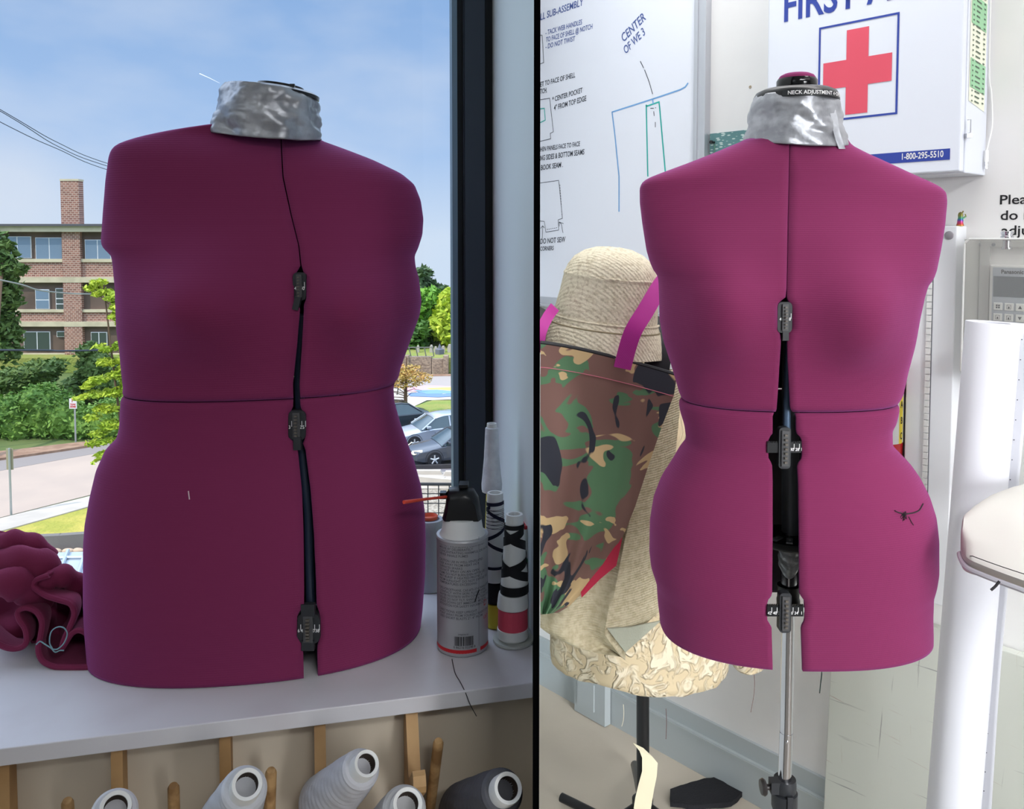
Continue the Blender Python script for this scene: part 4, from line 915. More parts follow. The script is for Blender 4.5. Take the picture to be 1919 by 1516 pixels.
# white hinged panel box
HPo = .05
bm, s0, s1, z0, z1 = wbox2(1698, 1786, 424, 1129, 0, HPo)
hpn = thing('hinged_wall_cabinet', 'tall narrow white wall cabinet with a piano hinge', 'wall cabinet', WP((s0+s1)/2, z0, 0))
CAB2 = mat('panel_white', rgb(222, 224, 228), .4)
o = obj('cabinet_body', bm, CAB2, hpn, smooth=False); bevel(o, .002)
bm = NB(); sh = wc(1739, 700, HPo)[0]; 
for k in range(52):
    zz = lerp(z0+.03, z1-.045, k/52); obox(bm, R0, WU, WN, Zv, (sh-.0045, HPo, zz), (sh+.0045, HPo+.004, zz+(z1-z0-.075)/52*.86))
obj('piano_hinge', bm, mat('hinge_white', rgb(216, 216, 214), .45), hpn, smooth=False)
bm = NB(); obox(bm, R0, WU, WN, Zv, (sh+.0048, HPo-.0002, z0+.03), (sh+.0065, HPo+.0008, z1-.045)); obj('hinge_gap', bm, mat('gap_grey', rgb(110, 112, 118), .7), hpn, smooth=False)
bm = NB(); p = wp(1779, 441, HPo); lathe(bm, p, WN, [(.0085, 0), (.0085, .002), (.007, .003), (.001, .0032)], 24); obj('grey_cap', bm, mat('cap_grey', rgb(136, 132, 138), .5), hpn)
# rainbow figurine
fg = WP((wc(1799, 410, .03)[0]), z1+.0005, .028)
RB = bpy.data.materials.new('rainbow_metal'); RB.use_nodes = True; t_ = RB.node_tree; b_ = t_.nodes['Principled BSDF']; b_.inputs['Metallic'].default_value = .5; b_.inputs['Roughness'].default_value = .35
tc = N(t_, 'ShaderNodeTexCoord'); sx_ = N(t_, 'ShaderNodeSeparateXYZ'); rp = N(t_, 'ShaderNodeValToRGB'); mr = N(t_, 'ShaderNodeMapRange'); mr.inputs['From Max'].default_value = .028
t_.links.new(tc.outputs['Object'], sx_.inputs[0]); t_.links.new(sx_.outputs['Z'], mr.inputs[0]); t_.links.new(mr.outputs[0], rp.inputs[0]); t_.links.new(rp.outputs[0], b_.inputs['Base Color'])
els = rp.color_ramp.elements; els[0].color = rgb(190, 150, 60); els[1].color = rgb(120, 110, 60)
for p_, c_ in ((.15, (200, 60, 70)), (.3, (190, 60, 130)), (.42, (70, 80, 170)), (.55, (50, 140, 110)), (.75, (130, 130, 60))): els.new(p_).color = rgb(*c_)
fo_ = WP(wc(1798, 410, .036)[0]-.002, z1, .036-.010)
bm = NB(); lathe(bm, fo_, Zv, [(.009, 0), (.0085, .003), (.007, .006), (.0075, .012), (.006, .017), (.0065, .022), (.005, .0265), (.001, .028)], 20, sx=1, sy=.7); tube(bm, [fo_+V(.003, -.003, .015), fo_+V(.009, -.004, .019), fo_+V(.008, -.003, .024)], .0016, 8); tube(bm, [fo_+V(.004, 0, .026), fo_+V(.0055, 0, .030)], .0012, 6)
disp(bm, .0012, 300); o = obj('figurine', bm, RB, origin=fo_); tag(o, 'tiny rainbow metallic figurine on top of the hinged cabinet', 'figurine')

# fire extinguisher
ey = 1.80; exx = P(1641, 760, ey); er = rpx(49, ey)
ze = lambda py: P(1641, py, ey).z
ex = thing('fire_extinguisher', 'red fire extinguisher hanging behind the burgundy dress form', 'fire extinguisher', V(exx.x, ey, ze(905)))
eo = V(exx.x, ey, 0)
REDP = mat('extinguisher_red', rgb(186, 34, 40), .3, coat=.3)
bm = NB(); lathe(bm, eo, Zv, [(er*.85, ze(905)), (er*.97, ze(900)), (er, ze(892)), (er, ze(672)), (er*.93, ze(655)), (er*.7, ze(640)), (er*.35, ze(632)), (er*.3, ze(620))], 44); obj('cylinder_body', bm, REDP, ex)
bm = NB(); lathe(bm, eo, Zv, [(er*1.0, ze(906)), (er*1.03, ze(902)), (er*1.03, ze(880)), (er*1.0, ze(879))], 44, caps=False); obj('base_skirt', bm, BLACKM, ex)
lb0, lb1 = ze(822), ze(733)
def eband(a0, a1, za, zb2_, m, name, off=.0006, par=None):
    q = NB(); n = 20; rr = er+off; pr = [[q.verts.new(eo+V(rr*math.sin(lerp(a0, a1, i/n)), -rr*math.cos(lerp(a0, a1, i/n)), z)) for i in range(n+1)] for z in (za, zb2_)]
    for i in range(n): q.faces.new((pr[0][i], pr[0][i+1], pr[1][i+1], pr[1][i]))
    return obj(name, q, m, par or ex)
lbl = eband(-1.2, 1.5, lb0, lb1, mat('label_white', rgb(208, 208, 206), .5), 'label')
eband(.55, .80, lb0, lb1, mat('label_yellow', rgb(222, 200, 60), .5), 'yellow_strip', .001, lbl)
bm = NB()
for s_t, f_ in (('A', .80), ('B', .47), ('C', .15)):
    q = text_bm(s_t, .020, 0, 'CENTER', .62, offset=.0006)
    for v in q.verts: v.co.y += lerp(lb0, lb1, f_)-.006; v.co.z += .0016
    wrap(q, eo, er, .675); add_bm(bm, q)
for k in range(26):
    q = NB(); quad(q, [(0, 0, 0), (.028+.004*math.sin(k*2.3), 0, 0), (.028+.004*math.sin(k*2.3), .0016, 0), (0, .0016, 0)])
    for v in q.verts: v.co.y += lerp(lb0+.006, lb1-.006, k/26); v.co.z += .001
    wrap(q, eo, er, .86); add_bm(bm, q)
obj('label_print', bm, BLACKINK, lbl, smooth=False)
bm = NB(); tube(bm, smooth_path([V(exx.x+er*.3, ey-.01, ze(610)), V(exx.x+er*.9, ey-.02, ze(625)), V(exx.x+er*1.02, ey-.02, ze(690))], 6), [.012]*6+[.014]*7, 16); obj('hose', bm, mat('hose_grey', rgb(74, 72, 86), .5), ex)
bm = NB(); lathe(bm, eo, Zv, [(.016, ze(622)), (.018, ze(610)), (.014, ze(595)), (.001, ze(594))], 20); tube(bm, [eo+V(0, 0, ze(600)), eo+V(-.06, -.03, ze(588))], .006, 8); obj('valve_head', bm, BLACKM, ex)
# its wall bracket
near = R0+WU*((eo-R0).dot(WU)); wd = (eo-R0).dot(WN)
bm = NB(); obox(bm, R0, WU, WN, Zv, ((eo-R0).dot(WU)-.02, 0, ze(800)), ((eo-R0).dot(WU)+.02, wd-er+.004, ze(720))); obj('wall_bracket', bm, BLACKM, ex, smooth=False)

# thermostat under a clear guard
TG = .075
ts0, _ = wc(1853, 540, .022); ts1 = ts0+.125; tz1 = wc(1853, 496, .022)[1]; tz0 = tz1-.145
thm = thing('thermostat', 'white wall controller with grey screen and buttons under the clear guard', 'thermostat', WP(ts0+.06, tz0, 0))
bm = NB(); obox(bm, R0, WU, WN, Zv, (ts0, 0, tz0), (ts1, .020, tz1)); o = obj('housing', bm, PLASTW, thm, smooth=False); bevel(o, .003)
bm = NB(); obox(bm, R0, WU, WN, Zv, (ts0+.006, .020, tz0+.006), (ts1-.006, .021, tz1-.005)); fp_ = obj('front_plate', bm, mat('plate_grey', rgb(178, 184, 194), .5), thm, smooth=False)
bm = NB(); obox(bm, R0, WU, WN, Zv, (ts0+.008, .021, tz1-.062), (ts1-.012, .0218, tz1-.022)); obj('screen', bm, mat('lcd', rgb(92, 100, 108), .15), thm, smooth=False)
q = text_bm('Panasonic', .0105, 0, 'LEFT', .95, offset=.0003); bmesh.ops.transform(q, matrix=frame_matrix(WP(ts0+.021, tz1-.0165, .0216), WU, Zv, WN), verts=q.verts); obj('maker_lettering', q, BLACKINK, fp_, smooth=False)
for r_ in range(2):
    for c2 in range(4):
        x0 = ts0+.010+c2*.0195; z0_ = tz1-.088-r_*.021
        bm = NB(); obox(bm, R0, WU, WN, Zv, (x0, .021, z0_), (x0+.0155, .0235, z0_+.0145)); bt = obj('button', bm, PLASTW, thm, smooth=False); bevel(bt, .001)
        bm = NB()
        if c2 == 2:
            s_ = 1 if r_ == 0 else -1; m0 = WP(x0+.0078, z0_+.0072, .0238); 
            bm.faces.new([bm.verts.new(m0-WU*.0035-Zv*.003*s_), bm.verts.new(m0+WU*.0035-Zv*.003*s_), bm.verts.new(m0+Zv*.0035*s_)])
        elif (r_, c2) == (0, 0):
            for dx, dz in ((-1, -1), (1, -1), (-1, 1), (1, 1)): wq(bm, x0+.0078+dx*.002-.0016, x0+.0078+dx*.002+.0016, z0_+.0072+dz*.002-.0016, z0_+.0072+dz*.002+.0016, .0238)
        else:
            for (a_, b_, c_, e_) in ((.004, .0115, .003, .0037), (.004, .0115, .0105, .0112), (.004, .0047, .003, .0112), (.0108, .0115, .003, .0112), (.0065, .009, .004, .008)): wq(bm, x0+a_, x0+b_, z0_+c_, z0_+e_, .0238)
        obj('button_symbol', bm, IK, bt, smooth=False)
bm = NB(); wq(bm, ts0+.034, ts0+.046, tz0+.024, tz0+.030, .0216); obj('amber_window', bm, mat('amber', rgb(206, 166, 80), .4), thm, smooth=False)
gs0, _ = wc(1805, 540, TG); gz1 = wc(1830, 448, TG)[1]; gz0 = wc(1805, 702, TG)[1]; gs1 = gs0+.20
grd = thing('thermostat_guard', 'clear plastic locking guard box over the wall controller', 'guard box', WP((gs0+gs1)/2, gz0, 0))
bm = NB()
for lo, hi in (((gs0, TG-.003, gz0), (gs1, TG, gz1)), ((gs0, .0, gz0), (gs0+.003, TG-.003, gz1)), ((gs1-.003, 0, gz0), (gs1, TG-.003, gz1)), ((gs0+.003, 0, gz1-.003), (gs1-.003, TG-.003, gz1)), ((gs0+.003, 0, gz0), (gs1-.003, TG-.003, gz0+.003))): obox(bm, R0, WU, WN, Zv, lo, hi)
obj('clear_cover', bm, CLEAR, grd, smooth=False)
EDG = mat('acrylic_edge', rgb(206, 206, 204), .15, spec=.8)
bm = NB()
def ed(s_a, z_a, s_b, z_b): tube(bm, [WP(s_a, z_a, TG-.001), WP(s_b, z_b, TG-.001)], .0022, 8)
ed(gs0+.008, gz1, gs1, gz1); ed(gs0, gz1-.008, gs0, gz0+.008); ed(gs0+.008, gz0, gs1, gz0); ed(gs0, gz1-.008, gs0+.008, gz1); ed(gs0, gz0+.008, gs0+.008, gz0)
obj('rounded_edge', bm, EDG, grd)
bm = NB(); obox(bm, R0, WU, WN, Zv, (gs0+.004, .0, gz1-.016), (gs1-.004, .006, gz1-.004)); obox(bm, R0, WU, WN, Zv, (gs0+.004, .0, gz0+.004), (gs0+.022, .006, gz1-.016)); obj('back_flange', bm, EDG, grd, smooth=False)
lk = WP(wc(1887, 448, .045)[0], gz1, .045)
bm = NB(); lathe(bm, lk, Zv, [(.0105, 0), (.0115, .001), (.0115, .005), (.0100, .006), (.0100, .009), (.0110, .010), (.0108, .014), (.006, .015), (.001, .0148)], 32)
lathe(bm, lk, Zv, [(.001, -.020), (.0095, -.019), (.0095, -.016), (.0068, -.0155), (.0068, -.002), (.0105, 0)], 28); obj('lock_barrel', bm, CHROME, grd)
for px_ in (1834, 1861):
    bm = NB(); p = WP(wc(px_, 461, .008)[0], gz1-.011, .0062); lathe(bm, p, WN, [(.0035, 0), (.003, .002), (.001, .0022)], 16); obj('screw', bm, STEEL, grd)
# lettering on the wall
bm = NB()
for s_t, px_, py_ in (('Please', 1872, 383), ('do not', 1874, 412), ('adjust', 1876, 440)): add_bm(bm, walltext(s_t, px_, py_, 17.5, .0006, width=1.16, shear=.0, offs=.012))
o = obj('wall_lettering', bm, BLACKINK, origin=wp(1872, 440, 0), smooth=False); tag(o, 'black vinyl lettering on the wall above the clear guard box', 'lettering')

# scratched pale board leaning on the wall
SB = bpy.data.materials.new('scratched_board'); SB.use_nodes = True; t_ = SB.node_tree; b_ = t_.nodes['Principled BSDF']; b_.inputs['Roughness'].default_value = .55
tc = N(t_, 'ShaderNodeTexCoord'); prev = None
base = N(t_, 'ShaderNodeRGB'); base.outputs[0].default_value = rgb(200, 203, 195); prev = base.outputs[0]
for ang, c_, thr, sc_, sd_ in ((.05, (104, 104, 110), .735, (2.2, 60), 0), (-.1, (150, 100, 96), .76, (2.5, 66), 5), (1.5, (112, 110, 112), .75, (2.8, 64), 9), (1.65, (160, 140, 110), .76, (2.0, 50), 14)):
    mp = N(t_, 'ShaderNodeMapping'); mp.inputs['Rotation'].default_value = (0, ang, 0); mp2 = N(t_, 'ShaderNodeMapping'); mp2.inputs['Scale'].default_value = (sc_[0], sc_[0], sc_[1]); mp2.inputs['Location'].default_value = (sd_, sd_, sd_)
    al = N(t_, 'ShaderNodeMapping'); al.inputs['Rotation'].default_value = (0, 0, -math.atan2(WU.y, WU.x))
    t_.links.new(tc.outputs['Object'], al.inputs[0]); t_.links.new(al.outputs[0], mp.inputs[0]); t_.links.new(mp.outputs[0], mp2.inputs[0])
    nz = N(t_, 'ShaderNodeTexNoise'); nz.inputs['Scale'].default_value = 2.2; nz.inputs['Detail'].default_value = 3; t_.links.new(mp2.outputs[0], nz.inputs['Vector'])
    r_ = N(t_, 'ShaderNodeMapRange'); r_.inputs['From Min'].default_value = thr-.07; r_.inputs['From Max'].default_value = thr+.01; r_.inputs['To Max'].default_value = .75; t_.links.new(nz.outputs['Fac'], r_.inputs[0])
    x_ = N(t_, 'ShaderNodeMix', data_type='RGBA'); t_.links.new(r_.outputs[0], x_.inputs['Factor']); t_.links.new(prev, x_.inputs[6]); x_.inputs[7].default_value = rgb(*c_); prev = x_.outputs[2]
t_.links.new(prev, b_.inputs['Base Color'])
so = .03; ss, _ = wc(1553, 1350, so); zt_ = wc(1750, 1177, so)[1]
bm = NB(); lo_ = R0+WN*.045
a_ = [lo_+WU*ss, lo_+WU*(ss+1.3)]
tvec = -WN*.024
pts = [lo_+WU*(ss-.004), lo_+WU*(ss+1.3), lo_+WU*(ss+1.3)-WN*.018+Zv*zt_, lo_+WU*(ss+.006)-WN*.018+Zv*zt_]
prism(bm, pts, -WN*.022); o = obj('cutting_board', bm, SB, origin=lo_+WU*(ss+.6), smooth=False); bevel(o, .002); tag(o, 'large pale scratched board standing on the floor against the wall', 'board')

# leaning roll of pattern paper
ry = 1.50; rt = P(1861, 604, ry); rb2 = P(1748, 1990, ry); axr = (rt-rb2).normalized(); rr_ = rpx(46.5, ry); k_ = rb2.z/axr.z; rb3 = rb2-axr*(k_-.012)
Lr = (rt-rb3).length
rl = thing('paper_roll', 'tall white roll of dotted pattern paper standing beside the hinged cabinet', 'paper roll', V(rb3.x, rb3.y, 0))
bm = NB(); lathe(bm, rb3, axr, [(rr_*.8, 0), (rr_, .001), (rr_, Lr-.001), (rr_*.985, Lr), (rr_*.62, Lr-.0005), (rr_*.60, Lr-.03), (rr_*.3, Lr-.032)], 64); obj('rolled_paper', bm, PAPER, rl)
def flapf(u, v):
    h = v*Lr; a_ = lerp(-1.15, .0, u); uu_, vv_, _ = basis(axr)
    rad_ = rr_*(1.008+.0+.40*u**2); side = V(1, 0, 0)
    side = (side-axr*side.dot(axr)).normalized(); fw = axr.cross(side)
    if fw.y > 0: fw = -fw
    return rb3+axr*h+side*rad_*math.cos(a_)*(1+.10*u)-fw*rad_*math.sin(a_)*(1 if a_ < 0 else 1)*-1*.9+side*.003*math.sin(v*9)*u
bm = NB(); grid(bm, 14, 40, flapf); o = obj('loose_edge', bm, PAPER, rl); solidify(o, .0006, 0)
bm = NB()
for k in range(34):
    p = flapf(.8, .02+k*.029); q = NB(); lathe(q, p+V(.0, -.0012, 0), V(0, -1, 0), [(.0011, 0), (.0009, .0004)], 8); add_bm(bm, q)
obj('printed_dots', bm, IK, rl, smooth=False)

# padded ironing board nose
iz = .985
CALICO = mat('calico_cover', rgb(208, 206, 200), .85, bump=(500, .2, .0008))
il = thing('ironing_board', 'white calico covered ironing board nose pointing in from the right edge', 'ironing board', V(.95, 1.1, 0))
tipp = hz(1800, 1012, iz); 
outl = [(1800, 1008), (1806, 985), (1830, 958), (1862, 935), (1900, 918), (1960, 905), (2140, 895)]
outn = [(1800, 1008), (1802, 1030), (1815, 1048), (1845, 1062), (1907, 1085), (1960, 1102), (2140, 1150)]
far = [hz(a_, b_, iz) for a_, b_ in outl]; nearp = [hz(a_, b_, iz) for a_, b_ in outn]
far = smooth_path(far, 6); nearp = smooth_path(nearp, 6)
bm = NB(); rows = []
for f_, n_ in zip(far, nearp):
    r_ = []
    for k in range(25):
        t = k/12 if k <= 12 else (24-k)/12
        p = f_.lerp(n_, t); d_ = (f_-n_).length; hgt = min(.026, d_*.24)*math.sqrt(max(0, 1-(2*t-1)**2)+.001)
        if k <= 12: p = p+Zv*hgt
        else: p = p-Zv*(.024 if 0 < t < 1 else 0)*min(1, d_*8)
        r_.append(bm.verts.new(p))
    rows.append(r_[:-1])
for a_, b_ in zip(rows, rows[1:]):
    for i in range(24): bm.faces.new((a_[i], a_[(i+1) % 24], b_[(i+1) % 24], b_[i]))
bm.faces.new(rows[-1]); bmesh.ops.recalc_face_normals(bm, faces=bm.faces); disp(bm, .0015, 30); obj('padded_cover', bm, CALICO, il)
bm = NB(); tube(bm, [p-Zv*.012+V(0, .002, 0) for p in nearp[4:]], .0036, 8); obj('gathered_edge', bm, PAPER, il)
bm = NB(); tube(bm, [hz(1818, 1042, iz+.004)]+[p+Zv*.0075+V(.0, .004, 0)*k/6 for k, p in enumerate(nearp[14:32])], .0006, 5); obj('stitching', bm, BLACKINK, il)
bm = NB(); tube(bm, [V(1.05, 1.15, iz-.015), V(.98, 1.0, .02)], .012, 12); tube(bm, [V(1.0, 1.0, iz-.015), V(1.08, 1.22, .02)], .012, 12); obj('leg_frame', bm, ALU, il)
bm = NB(); tube(bm, smooth_path([P(1873, 1089, 1.02), P(1866, 1098, 1.02), P(1857, 1106, 1.02)], 4), .0016, 6); o = obj('cord_end', bm, BLACKINK, origin=P(1873, 1089, 1.02)); tag(o, 'short black cord end hanging below the ironing board', 'cord')

# black scrap on the floor
sc_ = [(1255, 1486), (1275, 1478), (1300, 1473), (1320, 1467), (1343, 1461), (1368, 1447), (1381, 1464), (1394, 1489), (1384, 1500), (1370, 1512), (1300, 1518), (1256, 1512)]
bm = NB(); prism(bm, [hz(a_, b_, .003) for a_, b_ in sc_], Zv*.012); bmesh.ops.subdivide_edges(bm, edges=bm.edges, cuts=3, use_grid_fill=True); disp(bm, .004, 30)
o = obj('fabric_scrap', bm, mat('black_felt', rgb(24, 25, 30), .95, bump=(200, .8, .003)), origin=hz(1320, 1490, .003)); tag(o, 'black felt scrap lying on the floor by the grey baseboard', 'fabric scrap')
# black foot piece at the bottom
bm = NB(); p0 = hz(1576, 1520, .02); p1 = P(1588, 1486, p0.y)
tube(bm, [p0, V(p1.x, p0.y, p1.z)], .014, 6); box(bm, V(p1.x+.012, p0.y, p1.z-.012), (.016, .03, .03))
o = obj('stand_foot_clip', bm, BLACKP, origin=V(p0.x, p0.y, 0)); tag(o, 'black plastic clip end poking up at the bottom edge by the scratched board', 'plastic clip')

# ================================================================ THE SECOND FORM WITH HAT AND BAGS
YF = 1.88
BROC = bpy.data.materials.new('cream_brocade'); BROC.use_nodes = True; t_ = BROC.node_tree; b_ = t_.nodes['Principled BSDF']; b_.inputs['Roughness'].default_value = .85
tc = N(t_, 'ShaderNodeTexCoord'); nz = N(t_, 'ShaderNodeTexNoise'); nz.inputs['Scale'].default_value = 26; nz.inputs['Detail'].default_value = 2; nz.inputs['Distortion'].default_value = 1.6
t_.links.new(tc.outputs['Object'], nz.inputs['Vector']); r_ = N(t_, 'ShaderNodeValToRGB'); r_.color_ramp.elements[0].position = .48; r_.color_ramp.elements[0].color = rgb(208, 190, 156); r_.color_ramp.elements[1].position = .60; r_.color_ramp.elements[1].color = rgb(226, 214, 188)
t_.links.new(nz.outputs['Fac'], r_.inputs[0]); t_.links.new(r_.outputs[0], b_.inputs['Base Color']); k_ = N(t_, 'ShaderNodeBump'); k_.inputs['Strength'].default_value = .9; k_.inputs['Distance'].default_value = .006
r2 = N(t_, 'ShaderNodeMapRange'); r2.inputs['From Min'].default_value = .46; r2.inputs['From Max'].default_value = .6; t_.links.new(nz.outputs['Fac'], r2.inputs[0]); t_.links.new(r2.outputs[0], k_.inputs['Height']); t_.links.new(k_.outputs[0], b_.inputs['Normal'])
cf = thing('dress_form', 'cream brocade covered dress form on a black pole under the hat and bags', 'dress form', V(P(1205, 1300, YF).x, YF, 0))
tabL = [(560, 1120), (650, 1110), (690, 1085), (720, 1066), (800, 1060), (900, 1075), (1000, 1060), (1100, 1040), (1180, 1030), (1230, 1031), (1260, 1034)]
tabR = [(560, 1165), (650, 1170), (690, 1240), (720, 1268), (800, 1290), (900, 1296), (1000, 1325), (1100, 1350), (1180, 1362), (1230, 1364), (1260, 1362)]
bm = NB(); rows = []
for j in range(60):
    py = lerp(640, 1243, j/59); w0, w1 = P(pw(tabL, py), py, YF).x, P(pw(tabR, py), py, YF).x; cx, a_ = (w0+w1)/2, (w1-w0)/2; z = P(959, py, YF).z
    b_f = pw([(640, .06), (720, .085), (900, .11), (1100, .13), (1243, .145)], py); r_ = []
    for i in range(90):
        t = 2*PI*i/90; hem_ = max(0, (py-1100)/143)
        lob = hem_*.010*math.sin(3*t+1.0)-hem_*.012*math.exp(-((math.cos(t)+.45)/.18)**2)*(-1 if math.sin(t) < 0 else 0)
        lift = hem_*.018*max(0, -math.cos(t))
        r_.append(bm.verts.new(V(cx+(a_)*math.cos(t), YF+b_f*math.sin(t)+lob*math.sin(t), z+lob*.8+lift+.004*hem_*mnoise.noise(V(t*6, 0, 0)))))
    rows.append(r_)
for a_, b_ in zip(rows, rows[1:]):
    for i in range(90): bm.faces.new((a_[i], b_[i], b_[(i+1) % 90], a_[(i+1) % 90]))
bm.faces.new(rows[0]); bm.normal_update(); disp(bm, .003, 25); o = obj('brocade_cover', bm, BROC, cf); solidify(o, .004, -1)
# rear lobe of the cover seen right of the main hem
bm = NB(); ce = P(1400, 1228, YF+.06); lathe(bm, ce, Zv, [(.046, -.022), (.050, -.018), (.05, .06), (.03, .09)], 40, sx=1.0, sy=.8); disp(bm, .004, 30); obj('cover_lobe', bm, BROC, cf)
bm = NB(); zb4 = .02; x4 = P(1205, 1400, YF).x
tube(bm, [V(x4-.002, YF, P(0, 1250, YF).z), V(x4+.001, YF, .10)], .0145, 24); obj('pole', bm, BLACKP, cf)
for a_ in (math.radians(205), math.radians(325), math.radians(85)):
    bm = NB(); e_ = V(x4+.30*math.cos(a_), YF+.30*math.sin(a_), .02); tube(bm, [V(x4, YF, .12), V(x4+.15*math.cos(a_), YF+.15*math.sin(a_), .075), e_], .011, 12); obj('leg', bm, BLACKP, cf)
bm = NB(); lathe(bm, V(x4, YF, .1), Zv, [(.018, -.02), (.024, -.018), (.024, .03), (.016, .035)], 20); obj('leg_hub', bm, BLACKP, cf)
# foot tip seen at the lower left
pt = hz(1052, 1494, .02); bm = NB(); tube(bm, [pt, pt+V(.1, -.08, .0)], .011, 14); o = obj('stand_leg_end', bm, BLACKP, origin=V(pt.x, pt.y, 0)); tag(o, 'black round tube end lying on the concrete at the bottom left of the bay', 'tube')
# paper tape hanging on the pole
bm = NB(); Yt = YF-.02
tpz = [(1196, 1397, 0, 10), (1210, 1412, 1, 12), (1218, 1425, 1, 15), (1217, 1450, 2, 14), (1211, 1475, 1, 15), (1206, 1500, 1, 16), (1203, 1520, 1, 16)]
c_ = [P(a_, b_, Yt-.006*k) for a_, b_, k, w_ in tpz]
ribbon(bm, c_, [V(rpx(w_, Yt), 0, -.006) for a_, b_, k, w_ in tpz], V(0, .0004, 0)); o = obj('masking_tape_strip', bm, mat('masking_tape', rgb(222, 214, 186), .7), origin=c_[0]); tag(o, 'cream masking tape strip stuck on the black pole', 'tape strip')
# loose threads below the cover
for pts_, lab in (([(1168, 1320), (1169, 1335), (1168, 1350), (1165, 1361)], 'cream thread hanging below the brocade cover'), ([(1412, 1256), (1414, 1275), (1413, 1300), (1407, 1335)], 'brown thread hanging from the brocade lobe'), ([(1248, 1328), (1249, 1355), (1248, 1385)], 'fine reddish thread below the brocade hem')):
    bm = NB(); c_ = smooth_path([P(a_, b_, YF-.12 if a_ < 1400 else YF+.02) for a_, b_ in pts_], 5); tube(bm, c_, .0007, 5)
    o = obj('hanging_thread', bm, mat('thread_'+lab.split()[0], rgb(212, 206, 184) if lab[0] == 'c' else rgb(112, 84, 84), .8), origin=c_[0]); tag(o, lab, 'thread')

# camouflage tote
CAMO = bpy.data.materials.new('woodland_camouflage'); CAMO.use_nodes = True; t_ = CAMO.node_tree; b_ = t_.nodes['Principled BSDF']; b_.inputs['Roughness'].default_value = .85
tc = N(t_, 'ShaderNodeTexCoord'); col_ = rgb(122, 90, 82)
prev = N(t_, 'ShaderNodeRGB'); prev.outputs[0].default_value = col_; prev = prev.outputs[0]
for seed_, sc2, c_, thr in ((3, 6.9, (84, 122, 88), .542), (11, 7.8, (200, 172, 128), .575), (23, 10.0, (44, 46, 56), .585)):
    mp = N(t_, 'ShaderNodeMapping'); mp.inputs['Location'].default_value = (seed_, seed_*.7, seed_*.3); mp.inputs['Rotation'].default_value = (0, .5+seed_*.1, 0); mp.inputs['Scale'].default_value = (1.0, 1.0, 1.6 if seed_ != 23 else .7)
    t_.links.new(tc.outputs['Object'], mp.inputs[0]); nz = N(t_, 'ShaderNodeTexNoise'); nz.inputs['Scale'].default_value = sc2; nz.inputs['Detail'].default_value = 2.2; nz.inputs['Distortion'].default_value = 1.2
    t_.links.new(mp.outputs[0], nz.inputs['Vector']); r_ = N(t_, 'ShaderNodeMapRange'); r_.inputs['From Min'].default_value = thr; r_.inputs['From Max'].default_value = thr+.008; t_.links.new(nz.outputs['Fac'], r_.inputs[0])
    x_ = N(t_, 'ShaderNodeMix', data_type='RGBA'); t_.links.new(r_.outputs[0], x_.inputs['Factor']); t_.links.new(prev, x_.inputs[6]); x_.inputs[7].default_value = rgb(*c_); prev = x_.outputs[2]
t_.links.new(prev, b_.inputs['Base Color'])
MAG = wave_bump(mat('magenta_webbing', rgb(186, 46, 150), .55), 'DIAGONAL', 180, .3, .0004)
YB = 1.50
redge = [(640, 1265), (707, 1268), (740, 1263), (800, 1240), (870, 1216), (950, 1190), (1000, 1170), (1060, 1132), (1110, 1092), (1135, 1068), (1152, 1040)]
tote = thing('camouflage_tote_bag', 'camouflage tote bag with magenta straps hanging in front of the cream dress form', 'tote bag', P(1120, 1150, YB))
def camo_front(u, v, back=0):
    ty = 645+60*u**1.3; by = 1152-4*u; py = lerp(ty, by, v); px = lerp(1013, pw(redge, py), u)
    fold = .012*math.sin(u*9+v*3)*v+.008*math.sin(u*21-v*5)*v+.004*math.sin(u*4+2)+.005*abs(math.sin(u*5.2+v*2.2))*v
    Y = YB+.05*u-fold-.03*math.sin(PI*u)*(.4+.6*v)+back*(.006+.045*math.sin(PI*min(.999, max(.001, u)))*(1-.6*v))
    return P(px, py, Y)
bm = NB(); rows = []
for j in range(70):
    v = j/69; r_ = [bm.verts.new(camo_front(i/49, v)) for i in range(50)]+[bm.verts.new(camo_front(i/49, v, 1)) for i in range(49, -1, -1)]; rows.append(r_)
for a_, b_ in zip(rows, rows[1:]):
    n_ = len(a_)
    for i in range(n_): bm.faces.new((a_[i], b_[i], b_[(i+1) % n_], a_[(i+1) % n_]))
for i in range(49): bm.faces.new((rows[-1][i], rows[-1][i+1], rows[-1][98-i], rows[-1][99-i]))
bmesh.ops.recalc_face_normals(bm, faces=bm.faces); obj('bag_body', bm, CAMO, tote)
bm = NB(); tube(bm, [camo_front(i/40, .085)+V(0, -.0012, 0) for i in range(41)], .0007, 5); obj('hem_stitching', bm, mat('pink_stitch', rgb(200, 110, 130), .7), tote)
bm = NB(); tube(bm, [camo_front(i/40, .0)+V(0, .004, .002) for i in range(41)], .004, 8); obj('black_binding', bm, BLACKM, tote)
def rib2(pts, hw, m, name, th=.0006, par=None):
    bm = NB(); c_ = smooth_path(pts, 8); w_ = []
    for i, p in enumerate(c_):
        d = (c_[min(i+1, len(c_)-1)]-c_[max(i-1, 0)]).normalized(); n = d.cross(V(0, 1, .0)).normalized(); w_.append(n*hw)
    ribbon(bm, c_, w_, V(0, th, 0)); return obj(name, bm, m, par or tote)
rib2([camo_front(.60, .03)+V(.0, -.003, 0), P(1184, 627, YB+.005), P(1210, 582, YB+.02), P(1238, 535, YB+.05), P(1262, 505, YB+.09)], .0155, MAG, 'strap')
rib2([P(1008, 660, YB+.01), P(1014, 622, YB+.01), P(1026, 595, YB+.03), P(1040, 575, YB+.06)], .010, MAG, 'strap')
